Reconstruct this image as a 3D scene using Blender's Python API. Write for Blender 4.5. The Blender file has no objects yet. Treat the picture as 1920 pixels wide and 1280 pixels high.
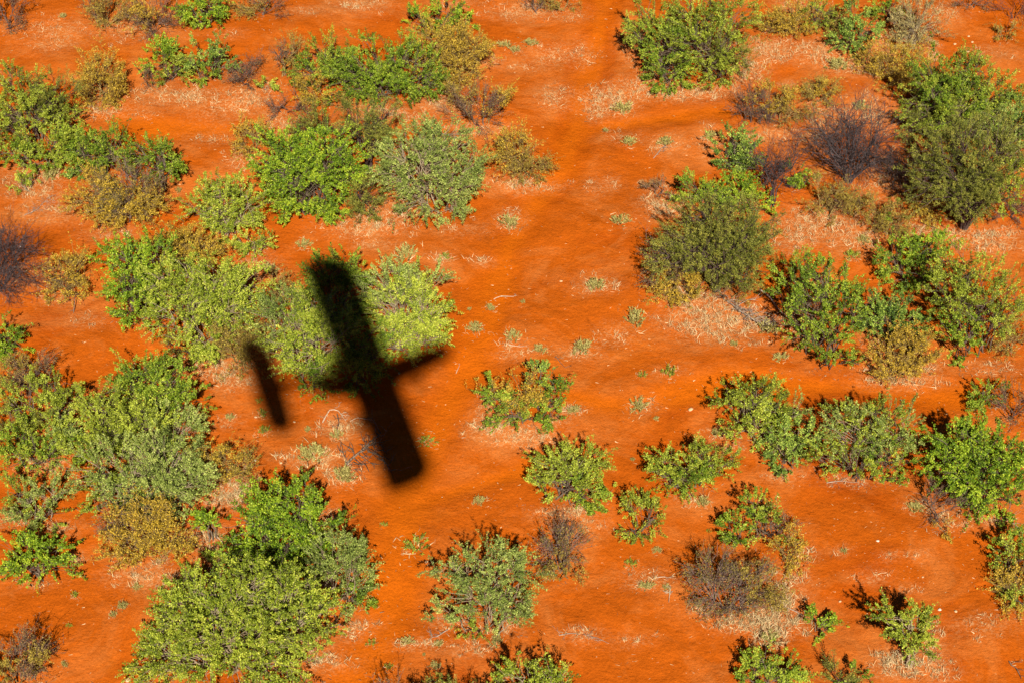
import bpy, math, random
import numpy as np

# ------------------------------------------------------------------ camera, sky, sun, exposure
scene = bpy.context.scene
col = scene.collection
R = math.radians
FPX = 3760.0                      # focal length in pixels of the 1920 px wide photograph
CX, CY = 960.0, 640.0
PITCH = R(38.4)                   # the camera looks this far below the horizon
D_SHADOW = 65.0                   # slant distance to the aeroplane's shadow
FW = np.array([0.0, math.cos(PITCH), -math.sin(PITCH)])
RT = np.array([1.0, 0.0, 0.0])
UP = np.array([0.0, math.sin(PITCH), math.cos(PITCH)])


def ray(px, py):
    d = FW + (px - CX) / FPX * RT + (CY - py) / FPX * UP
    return d / np.linalg.norm(d)


SUN_TO = ray(765, 684)            # the sunlight travels along this direction
H = -SUN_TO[2] * D_SHADOW
CAM = np.array([0.0, 0.0, H])
cam_data = bpy.data.cameras.new('camera')
cam = bpy.data.objects.new('camera', cam_data)
col.objects.link(cam)
cam.location = CAM
cam.rotation_euler = (math.pi / 2 - PITCH, 0, 0)
cam_data.sensor_width = 36.0
cam_data.lens = FPX / 1920.0 * 36.0
cam_data.clip_start = 0.5
cam_data.clip_end = 20000
scene.camera = cam

SUN_ELEV = math.asin(-SUN_TO[2])
SUN_AZ = math.atan2(-SUN_TO[0], -SUN_TO[1])     # clockwise from +Y, where the sun stands
world = bpy.data.worlds.new('World')
scene.world = world
world.use_nodes = True
wn = world.node_tree.nodes
wl = world.node_tree.links
sky = wn.new('ShaderNodeTexSky')
sky.sky_type = 'NISHITA'
sky.sun_disc = False
sky.sun_elevation = SUN_ELEV
sky.sun_rotation = SUN_AZ
sky.altitude = 1100
sky.air_density = 0.22
sky.dust_density = 0.05
wl.new(sky.outputs[0], wn['Background'].inputs[0])
wn['Background'].inputs[1].default_value = 0.05
sl = bpy.data.lights.new('sun', 'SUN')
sl.energy = 5.0
sl.angle = R(0.53)
sl.color = (1.0, 0.90, 0.73)
so = bpy.data.objects.new('sun', sl)
col.objects.link(so)
from mathutils import Vector
so.rotation_euler = Vector(SUN_TO).to_track_quat('-Z', 'Y').to_euler()
so.location = tuple(CAM - SUN_TO * 60)
scene.view_settings.view_transform = 'Standard'
scene.view_settings.look = 'None'
scene.view_settings.exposure = 0.85
scene.view_settings.gamma = 1.0
scene.view_settings.use_curve_mapping = False
scene.cycles.max_bounces = 5
scene.cycles.diffuse_bounces = 2

# ------------------------------------------------------------------ helpers
RS = np.random.RandomState


def height(x, y):
    """gentle swells of the sand"""
    x = np.asarray(x, float)
    y = np.asarray(y, float)
    return (0.10 * np.sin(x * 0.31 + 0.7) * np.cos(y * 0.23 + 0.3) + 0.05 * np.sin(x * 0.83 + y * 0.41)
            + 0.035 * np.sin(y * 1.33 - x * 0.5 + 1.0) + 0.02 * np.sin(x * 2.1 + 1.7) * np.sin(y * 2.7 + x * 0.6))


def on_plane(px, py, z):
    """world point(s) where the sight line meets the level z"""
    px = np.asarray(px, float)
    py = np.asarray(py, float)
    u = (px - CX) / FPX
    v = (CY - py) / FPX
    dx = u
    dy = FW[1] + v * UP[1]
    dz = FW[2] + v * UP[2]
    t = (z - H) / dz
    return np.stack([dx * t, dy * t, H + dz * t], -1)


def ground(px, py):
    p = on_plane(px, py, 0.0)
    for _ in range(3):
        p = on_plane(px, py, height(p[..., 0], p[..., 1]))
    return p


def metres_per_px(p):
    return float(np.dot(np.asarray(p) - CAM, FW)) / FPX


def mesh_np(name, V, F, mat, tint=None, smooth=False):
    me = bpy.data.meshes.new(name)
    V = np.ascontiguousarray(V, np.float32).reshape(-1, 3)
    F = np.ascontiguousarray(F, np.int32)
    n, k = F.shape
    me.vertices.add(len(V))
    me.vertices.foreach_set('co', V.ravel())
    me.loops.add(n * k)
    me.loops.foreach_set('vertex_index', F.ravel())
    me.polygons.add(n)
    me.polygons.foreach_set('loop_start', np.arange(0, n * k, k, dtype=np.int32))
    me.polygons.foreach_set('loop_total', np.full(n, k, np.int32))
    if smooth:
        me.polygons.foreach_set('use_smooth', np.ones(n, bool))
    if tint is not None:
        a = me.attributes.new('tint', 'FLOAT', 'POINT')
        a.data.foreach_set('value', np.ascontiguousarray(tint, np.float32))
    me.materials.append(mat)
    me.update(calc_edges=True)
    return me


def link(name, me, parent=None, kind=None, loc=None):
    o = bpy.data.objects.new(name, me)
    col.objects.link(o)
    if parent is not None:
        o.parent = parent
    if kind:
        o['kind'] = kind
    if loc is not None:
        o.location = tuple(loc)
    return o


def thing(name, loc, label, cat, group=None):
    o = link(name, None, loc=loc)
    o.empty_display_size = 0.3
    o['label'] = label
    o['category'] = cat
    if group:
        o['group'] = group
    return o


def norm(a):
    return a / np.maximum(np.linalg.norm(a, axis=-1, keepdims=True), 1e-9)


def tubes(P, rad, k=4):
    """many tapered tubes at once: P (n, m, 3), rad (n, m) -> verts, quads"""
    P = np.asarray(P, float)
    n, m, _ = P.shape
    T = norm(np.gradient(P, axis=1))
    ref = np.tile(np.array([0.31, 0.77, 0.55]), (n, m, 1))
    bad = np.abs((T * ref).sum(-1)) > 0.95
    ref[bad] = (0.9, -0.3, 0.2)
    U = norm(np.cross(T, ref))
    W = np.cross(T, U)
    a = np.arange(k) * 2 * math.pi / k
    ring = U[:, :, None, :] * np.cos(a)[None, None, :, None] + W[:, :, None, :] * np.sin(a)[None, None, :, None]
    V = P[:, :, None, :] + ring * np.asarray(rad)[:, :, None, None]
    idx = np.arange(n * m * k).reshape(n, m, k)
    nx = np.roll(idx, -1, axis=2)
    Q = np.stack([idx[:, :-1], nx[:, :-1], nx[:, 1:], idx[:, 1:]], -1).reshape(-1, 4)
    return V.reshape(-1, 3), Q


def curved(A, B, m, rs, wob, sag=0.0):
    """n crooked paths from A to B with m points"""
    n = len(A)
    t = np.linspace(0, 1, m)[None, :, None]
    L = np.linalg.norm(B - A, axis=1)[:, None, None]
    P = A[:, None, :] * (1 - t) + B[:, None, :] * t
    P = P + rs.normal(0, 1, (n, m, 3)) * wob * L * np.sin(t * math.pi)
    P[:, :, 2:3] += sag * L * np.sin(t * math.pi)
    return P


# ------------------------------------------------------------------ materials
def new_mat(name):
    m = bpy.data.materials.new(name)
    m.use_nodes = True
    nt = m.node_tree
    return m, nt.nodes, nt.links, nt.nodes['Principled BSDF']


def leaf_mat(name, stops, rough=0.55, trans=0.22):
    m, N, L, b = new_mat(name)
    at = N.new('ShaderNodeAttribute')
    at.attribute_name = 'tint'
    cr = N.new('ShaderNodeValToRGB')
    el = cr.color_ramp.elements
    while len(el) < len(stops):
        el.new(0.5)
    for e, (p, c) in zip(el, stops):
        e.position = p
        e.color = (*c, 1)
    L.new(at.outputs['Fac'], cr.inputs[0])
    L.new(cr.outputs[0], b.inputs['Base Color'])
    b.inputs['Roughness'].default_value = rough
    b.inputs['Specular IOR Level'].default_value = 0.25
    tr = N.new('ShaderNodeBsdfTranslucent')
    L.new(cr.outputs[0], tr.inputs[0])
    mx = N.new('ShaderNodeMixShader')
    mx.inputs[0].default_value = trans
    L.new(b.outputs[0], mx.inputs[1])
    L.new(tr.outputs[0], mx.inputs[2])
    L.new(mx.outputs[0], N['Material Output'].inputs[0])
    return m


def bark_mat(name, c1, c2, scale=14):
    m, N, L, b = new_mat(name)
    tc = N.new('ShaderNodeTexCoord')
    nz = N.new('ShaderNodeTexNoise')
    nz.inputs['Scale'].default_value = scale
    nz.inputs['Detail'].default_value = 5
    cr = N.new('ShaderNodeValToRGB')
    cr.color_ramp.elements[0].position = 0.35
    cr.color_ramp.elements[1].position = 0.65
    cr.color_ramp.elements[0].color = (*c1, 1)
    cr.color_ramp.elements[1].color = (*c2, 1)
    L.new(tc.outputs['Object'], nz.inputs['Vector'])
    L.new(nz.outputs['Fac'], cr.inputs[0])
    L.new(cr.outputs[0], b.inputs['Base Color'])
    b.inputs['Roughness'].default_value = 0.85
    b.inputs['Specular IOR Level'].default_value = 0.15
    return m


def plain(name, c, rough=0.5, metal=0.0, scale=6.0, var=0.12):
    m, N, L, b = new_mat(name)
    tc = N.new('ShaderNodeTexCoord')
    nz = N.new('ShaderNodeTexNoise')
    nz.inputs['Scale'].default_value = scale
    cr = N.new('ShaderNodeValToRGB')
    cr.color_ramp.elements[0].color = (*[x * (1 - var) for x in c], 1)
    cr.color_ramp.elements[1].color = (*[min(1, x * (1 + var)) for x in c], 1)
    L.new(tc.outputs['Object'], nz.inputs['Vector'])
    L.new(nz.outputs['Fac'], cr.inputs[0])
    L.new(cr.outputs[0], b.inputs['Base Color'])
    b.inputs['Roughness'].default_value = rough
    b.inputs['Metallic'].default_value = metal
    return m


# style: leaf length, leaf width, leaves per twig, twigs per m2 of crown, twig length, colours, bark
def sty(lf, wd, n, dens, tl, stops, bark, up=0.25, trans=0.13, woody=False, spread=0.9, clump=0.26):
    return dict(lf=lf, wd=wd, n=n, dens=dens, tl=tl, stops=stops, bark=bark, up=up, trans=trans, woody=woody, spread=spread, clump=clump)


PALE = ((0.20, 0.155, 0.10), (0.34, 0.275, 0.19))
GREY = ((0.085, 0.065, 0.048), (0.17, 0.13, 0.098))
PURPLE = ((0.036, 0.028, 0.031), (0.11, 0.085, 0.09))
MAUVE = ((0.10, 0.068, 0.06), (0.23, 0.16, 0.14))
DARK = ((0.045, 0.03, 0.03), (0.10, 0.065, 0.055))
REDB = ((0.075, 0.05, 0.043), (0.18, 0.125, 0.105))
STRAWB = ((0.16, 0.11, 0.04), (0.32, 0.225, 0.085))
STY = {
    'green': sty(0.056, 0.038, 34, 36, .40, [(0, (0.0221, 0.0446, 0.00302)), (.45, (0.122, 0.208, 0.00968)), (1, (0.407, 0.48, 0.0462))], GREY),
    'vivid': sty(0.061, 0.044, 34, 36, .44, [(0, (0.0236, 0.0541, 0.00304)), (.45, (0.147, 0.253, 0.00972)), (1, (0.45, 0.544, 0.0387))], GREY),
    'lime': sty(0.058, 0.037, 35, 36, .46, [(0, (0.0467, 0.0753, 0.00437)), (.45, (0.23, 0.3, 0.0192)), (1, (0.561, 0.597, 0.0816))], PALE),
    'grey': sty(0.061, 0.031, 34, 36, .44, [(0, (0.047, 0.0708, 0.0116)), (.5, (0.198, 0.263, 0.0464)), (1, (0.511, 0.579, 0.147))], PALE),
    'blue': sty(0.061, 0.046, 30, 36, .37, [(0, (0.0251, 0.059, 0.00723)), (.5, (0.152, 0.244, 0.0308)), (1, (0.455, 0.549, 0.0918))], GREY),
    'olive': sty(0.054, 0.034, 34, 34, .40, [(0, (0.0409, 0.0546, 0.00474)), (.5, (0.198, 0.251, 0.0152)), (1, (0.511, 0.58, 0.072))], GREY),
    'dark': sty(0.056, 0.020, 33, 44, .42, [(0, (0.0348, 0.043, 0.0052)), (.5, (0.155, 0.174, 0.0214)), (1, (0.421, 0.397, 0.0709))], DARK, up=.35),
    'gold': sty(.058, .031, 25, 40, .40, [(0, (0.12, 0.0759, 0.0073)), (.5, (0.41, 0.275, 0.024)), (1, (0.68, 0.49, 0.065))], STRAWB, up=.5, woody=True),
    'dryolive': sty(.052, .026, 22, 40, .40, [(0, (0.0976, 0.0728, 0.00832)), (.5, (0.282, 0.216, 0.0272)), (1, (0.541, 0.403, 0.078))], STRAWB, up=.5, woody=True),
    'brown': sty(.05, .022, 7, 36, .40, [(0, (0.0998, 0.06, 0.024)), (.5, (0.237, 0.15, 0.054)), (1, (0.449, 0.3, 0.108))], REDB, up=.5, woody=True),
    'drygrey': sty(.05, .024, 12, 44, .40, [(0, (.07, .055, .015)), (.5, (.19, .15, .03)), (1, (.38, .29, .07))], MAUVE, up=.5, woody=True),
    'bare': sty(.04, .02, 0, 20, .70, [(0, (.05, .03, .03)), (1, (.12, .08, .06))], PURPLE, up=.3, woody=True, spread=1.1),
    'pale': sty(0.061, 0.023, 22, 42, .44, [(0, (0.0985, 0.082, 0.0316)), (.5, (0.326, 0.273, 0.101)), (1, (0.603, 0.507, 0.217))], PALE, up=.7),
}
for k_, s_ in STY.items():
    s_['leaf_m'] = leaf_mat(k_ + '_leaves', s_['stops'], trans=s_['trans'])
    s_['bark_m'] = bark_mat(k_ + '_bark', *s_['bark'])
STRAW_M = leaf_mat('straw', [(0, (.17, .10, .045)), (.5, (.54, .40, .20)), (1, (.76, .63, .39))], rough=.7, trans=.15)
TUFT_M = leaf_mat('tuft_leaves', [(0, (.22, .19, .045)), (.5, (.40, .36, .11)), (1, (.58, .52, .22))], rough=.65)
LITTER_M = leaf_mat('leaf_litter', [(0, (.12, .075, .045)), (.5, (.30, .21, .125)), (1, (.55, .44, .28))], rough=.8)
DEAD_M = bark_mat('dead_wood', (.20, .15, .12), (.42, .34, .28))
WHITE_M = bark_mat('bleached_wood', (.36, .26, .18), (.56, .44, .32))
DTWIG_M = bark_mat('dark_dead_wood', (.06, .038, .028), (.24, .17, .125))
STONE_M = bark_mat('pale_stone', (.38, .22, .11), (.56, .38, .22), scale=9)
CHALK_M = bark_mat('chalk_stone', (.44, .35, .26), (.64, .56, .47), scale=9)


# ------------------------------------------------------------------ leaves and shrubs
def leaf_quads(P, Dr, ln, wd, rs, tint):
    """rhombic leaves: P base points, Dr direction of each"""
    n = len(P)
    N = norm(rs.normal(0, .8, (n, 3)) + np.array([0, -0.25, 1.0]))
    S = norm(np.cross(Dr, N))
    l = (ln * rs.uniform(.65, 1.3, n))[:, None]
    w = (wd * rs.uniform(.65, 1.3, n))[:, None] * .5
    N2 = np.cross(S, Dr)
    lo = P + Dr * l * .22
    V = np.stack([lo + S * w + N2 * w * .3, P + Dr * l, lo - S * w + N2 * w * .3], 1)
    F = np.arange(n * 3).reshape(n, 3)
    return V.reshape(-1, 3), F, np.repeat(np.clip(tint, 0, 1), 3)


SEED = [11]


def bump_radius(dirs, rs):
    r = np.ones(len(dirs))
    for _ in range(9):
        ax = norm(rs.normal(0, 1, 3)[None])[0]
        r += rs.uniform(-.36, .40) * np.clip((dirs @ ax - .55) / .45, 0, 1)
    return r


def dome(cx, cy, rx, ry, lift=0.0, at_y=None):
    """the whole crown, seen as an ellipse (pixels), becomes one ellipsoid standing on the sand (or, with at_y, above a trunk)"""
    g = ground(cx, cy + ry * .35)
    mpp = metres_per_px(g)
    a, b = rx * mpp, ry * mpp
    e = PITCH + math.atan((cy - CY) / FPX)
    rz = min(a * 1.05, b * 1.0)
    rd = math.sqrt(max(b * b - (rz * math.cos(e)) ** 2, (.45 * b) ** 2)) / math.sin(e)
    rd = min(max(rd, .6 * a), 1.5 * a)
    zc = rz * .72 + lift
    c = on_plane(cx, cy, zc)
    if at_y is not None:
        d = ray(cx, cy)
        t = (at_y + .15 * rd) / d[1]
        c = CAM + d * t
        c[2] = min(max(c[2], rz * .75), rz + 2.2)
        c = on_plane(cx, cy, c[2])
    return c, np.array([a, rd, rz])


def lobe_in(dm, cx, cy, rx, ry):
    """a leafy lobe of that crown: it sits where the sight line enters the dome"""
    c, rad = dm
    d = ray(cx, cy)
    e = PITCH + math.atan((cy - CY) / FPX)
    mpp = metres_per_px(c)
    a, b = rx * mpp, ry * mpp
    o = (CAM - c) / (rad * .92)
    dd = d / (rad * .92)
    A, Bq, Cq = dd @ dd, 2 * (o @ dd), o @ o - 1
    disc = Bq * Bq - 4 * A * Cq
    t = (-Bq - math.sqrt(max(disc, 0))) / (2 * A)
    depth = min(a, b) * .55
    if disc < 0:
        depth = 0
    p = CAM + d * (t + depth)
    rz = min(a, b) * .98
    rd = min(a, b) * 1.05
    lo = float(height(p[0], p[1])) + rz * .55
    if p[2] < lo:
        p = on_plane(cx, cy, lo)
    return p, np.array([a, rd, rz])


NPOLY = [0]
FEET = []



def shrub(kind, base, lobes, label, name='shrub', cat='shrub', group=None, dens=1.0, tint=0.0, trunk=None, leaf=1.0):
    """lobes: (cx, cy, rx, ry[, style[, z]]) in photo pixels, used only to find where each clump stands on the ground"""
    SEED[0] += 1
    rs = RS(SEED[0])
    x0 = min(l[0] - l[2] for l in lobes)
    x1 = max(l[0] + l[2] for l in lobes)
    y0 = min(l[1] - l[3] for l in lobes)
    y1 = max(l[1] + l[3] for l in lobes)
    if trunk:
        B = ground(*base)
        dm = dome((x0 + x1) / 2, (y0 + y1) / 2, (x1 - x0) / 2, (y1 - y0) / 2, at_y=B[1])
    else:
        dm = dome((x0 + x1) / 2, (y0 + y1) / 2, (x1 - x0) / 2, (y1 - y0) / 2)
        B = dm[0].copy()
        B[2] = float(height(B[0], B[1]))
    FEET.append((x0, y0, x1, y1))
    root = thing(name, B, label, cat, group)
    for lb in lobes:
        st = STY[lb[4] if len(lb) > 4 and lb[4] else kind]
        c, rad = lobe_in(dm, lb[0], lb[1], lb[2] * 1.15, lb[3] * 1.13)
        area = 4 * math.pi * ((rad[0] * rad[1]) ** 1.6 / 3 + (rad[0] * rad[2]) ** 1.6 / 3 + (rad[1] * rad[2]) ** 1.6 / 3) ** (1 / 1.6)
        dn = st['dens'] * dens
        scale = min(1.0, (min(rad) / 0.55) ** .6)
        nt = int(max(14, area * dn * (.50 if not st['woody'] else .62)))
        ncl = int(max(6, area * (5.0 if not st['woody'] else 4.0)))
        zz = rs.uniform(-.9, 1, ncl)
        ph = rs.uniform(0, 2 * math.pi, ncl)
        q = np.sqrt(1 - zz ** 2)
        dirs = np.stack([q * np.cos(ph), q * np.sin(ph), zz], 1)
        br = bump_radius(dirs, rs) * rs.uniform(.60, 1.10, ncl)
        tips = c + dirs * rad * br[:, None]
        gz = height(tips[:, 0], tips[:, 1])
        tips[:, 2] = np.maximum(tips[:, 2], gz + .10 + .12 * rs.rand(ncl))
        # main stems of this lobe, each an object with the limbs that leave it
        ns = 2 if rad[0] < .5 else (3 if rad[0] < 1.0 else 4)
        if trunk:
            ns = max(2, ns - 1)
        foot = B if trunk else B + (c - B) * np.array([.55, .55, 0]) * (1 if c[1] < B[1] + 1 else .8)
        s0 = foot + np.concatenate([rs.normal(0, .05 + .08 * rad[0] * (not trunk), (ns, 2)), np.zeros((ns, 1))], 1)
        s0[:, 2] = height(s0[:, 0], s0[:, 1]) - .03
        sd = norm(rs.normal(0, 1, (ns, 3)) * np.array([1, 1, .5]))
        s1 = c + sd * rad * .45
        s1[:, 2] = np.maximum(s1[:, 2], s0[:, 2] + .3 * rad[2])
        SP = curved(s0, s1, 6, rs, .045, sag=.05)
        if trunk:                                     # a clear lower trunk before the limbs part
            tz = trunk
            mid = s0.copy()
            mid[:, 2] += tz
            mid[:, :2] += (s1[:, :2] - s0[:, :2]) * .12
            SP = np.concatenate([curved(s0, mid, 3, rs, .03), curved(mid, s1, 6, rs, .05, sag=.04)[:, 1:]], 1)
        m = SP.shape[1]
        r0 = (.016 + .012 * min(rad[0], 1.6)) * (1.7 if trunk else 1.0)
        if st['n'] == 0:
            r0 *= .6
        SR = np.linspace(r0, r0 * .45, m)[None, :] * rs.uniform(.8, 1.2, (ns, 1))
        own = np.argmin(((tips[:, None, :] - SP[:, -1][None]) ** 2).sum(-1) + rs.rand(ncl, ns) * .3, 1)
        k0 = rs.randint(2 if not trunk else 3, m, ncl)
        A = SP[own, k0]
        LP = curved(A, tips, 4, rs, .06, sag=.06)
        LR = np.linspace(1, .35, 4)[None, :] * (r0 * .42) * np.ones((ncl, 1))
        for s in range(ns):
            V, Q = tubes(SP[s:s + 1], SR[s:s + 1], 4 if not trunk else 6)
            sel = own == s
            if sel.any():
                V2, Q2 = tubes(LP[sel], LR[sel], 3)
                Q = np.concatenate([Q, Q2 + len(V)])
                V = np.concatenate([V, V2])
            NPOLY[0] += len(Q) * 2
            link('stem' if not trunk else 'trunk', mesh_np('stem', V - B, Q, st['bark_m'], smooth=True), root)
        # twigs
        wt = rs.uniform(.35, 1.65, ncl)
        ci = rs.choice(ncl, nt, p=wt / wt.sum())
        tt = rs.uniform(.45 if st['woody'] else .62, 1.0, nt) * 2.999
        i0 = tt.astype(int)
        f = (tt - i0)[:, None]
        T0 = LP[ci, i0] * (1 - f) + LP[ci, i0 + 1] * f
        T0 += rs.normal(0, .04 * scale, (nt, 3))
        ldir = norm(LP[ci, -1] - LP[ci, 0])
        dr = norm(dirs[ci] * .75 + ldir * .35 + np.array([0, 0, st['up']]) + rs.normal(0, .5 * st['spread'], (nt, 3)))
        ll = (st['tl'] * scale * rs.uniform(.5, 1.2, nt) * np.where(rs.rand(nt) > .9, 1.5, 1.0))[:, None]
        T1 = T0 + dr * ll
        gz = height(T1[:, 0], T1[:, 1]) + .03
        T1[:, 2] = np.maximum(T1[:, 2], gz + .08 * rs.rand(nt))
        TP = curved(T0, T1, 3, rs, .08, sag=.07)
        tr = (.0075 if st['woody'] else .006)
        if st['woody']:
            V, Q = tubes(TP, np.linspace(1, .4, 3)[None, :] * tr * np.ones((nt, 1)), 3)
        else:
            V, Q = tubes(TP[:int(nt * .65), ::2], np.array([1, .4])[None, :] * tr * np.ones((int(nt * .65), 1)), 3)
        if st['woody']:                               # fine side twiglets
            n2 = nt * 2
            j = rs.randint(0, nt, n2)
            a0 = rs.randint(1, 3, n2)
            U0 = TP[j, a0]
            ud = norm(dr[j] * .8 + rs.normal(0, .7, (n2, 3)) + np.array([0, 0, .2]))
            U1 = U0 + ud * ll[j] * rs.uniform(.3, .75, (n2, 1))
            U1[:, 2] = np.maximum(U1[:, 2], height(U1[:, 0], U1[:, 1]) + .02)
            UPm = np.stack([U0, U1], 1)
            V2, Q2 = tubes(UPm, np.array([1, .4])[None, :] * .0055 * np.ones((n2, 1)), 3)
            Q = np.concatenate([Q, Q2 + len(V)])
            V = np.concatenate([V, V2])
        NPOLY[0] += len(Q) * 2
        link('twigs', mesh_np('twigs', V - B, Q, st['bark_m']), root, kind='stuff')
        # leaves
        nl = st['n'] * leaf
        if nl < 1:
            continue
        if st['woody']:
            nb = max(1, int(nl / 2 + .5))
            j = np.repeat(np.arange(n2), nb)
            t = rs.uniform(.1, 1.05, len(j))[:, None]
            P0 = U0[j] * (1 - t) + U1[j] * t
            d0 = ud[j]
            base_t = rs.uniform(.3, .6, n2)[j]
        else:
            nb = int(nl * 1.32)
            j = np.repeat(np.arange(nt), nb)
            t = (1.03 - .93 * rs.rand(len(j)) ** 1.25) * 1.94
            i1 = np.clip(t.astype(int), 0, 1)
            f = (t - i1)[:, None]
            P0 = TP[j, i1] * (1 - f) + TP[j, i1 + 1] * f
            d0 = dr[j]
            base_t = (rs.uniform(.22, .66, ncl)[ci] + rs.normal(0, .07, nt))[j]
        P0 = P0 + rs.normal(0, .022, P0.shape)
        side = rs.normal(0, 1, P0.shape)
        ld = norm(d0 * .75 + norm(side) * .85 + np.array([0, 0, .12]))
        tv = base_t + tint + rs.normal(0, .19, len(j)) + (rs.rand(len(j)) > .94) * .35
        s_l = .75 + .25 * scale
        V, F, tv = leaf_quads(P0, ld, st['lf'] * s_l, st['wd'] * s_l, rs, tv)
        gz = height(V[:, 0], V[:, 1]) + .004
        V[:, 2] = np.maximum(V[:, 2], gz)
        NPOLY[0] += len(F)
        link('foliage', mesh_np('foliage', V - B, F, st['leaf_m'], tv), root, kind='stuff')
    return root

# ------------------------------------------------------------------ the ground
TRACKS = [
    ([(1140, -60), (1122, 60), (1098, 160), (1082, 240), (1050, 310), (990, 400), (950, 470), (925, 560), (890, 660), (850, 740),
      (800, 850), (765, 950), (745, 1060), (715, 1180), (640, 1300)], .75),
    ([(1085, 245), (1180, 230), (1300, 215), (1390, 205)], .45),
    ([(1000, 745), (1180, 760), (1400, 715), (1600, 725), (1760, 745), (1960, 735)], .6),
    ([(180, 215), (300, 245), (420, 250), (480, 240)], .6),
    ([(800, 935), (900, 905), (1000, 880)], .4),
]
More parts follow.
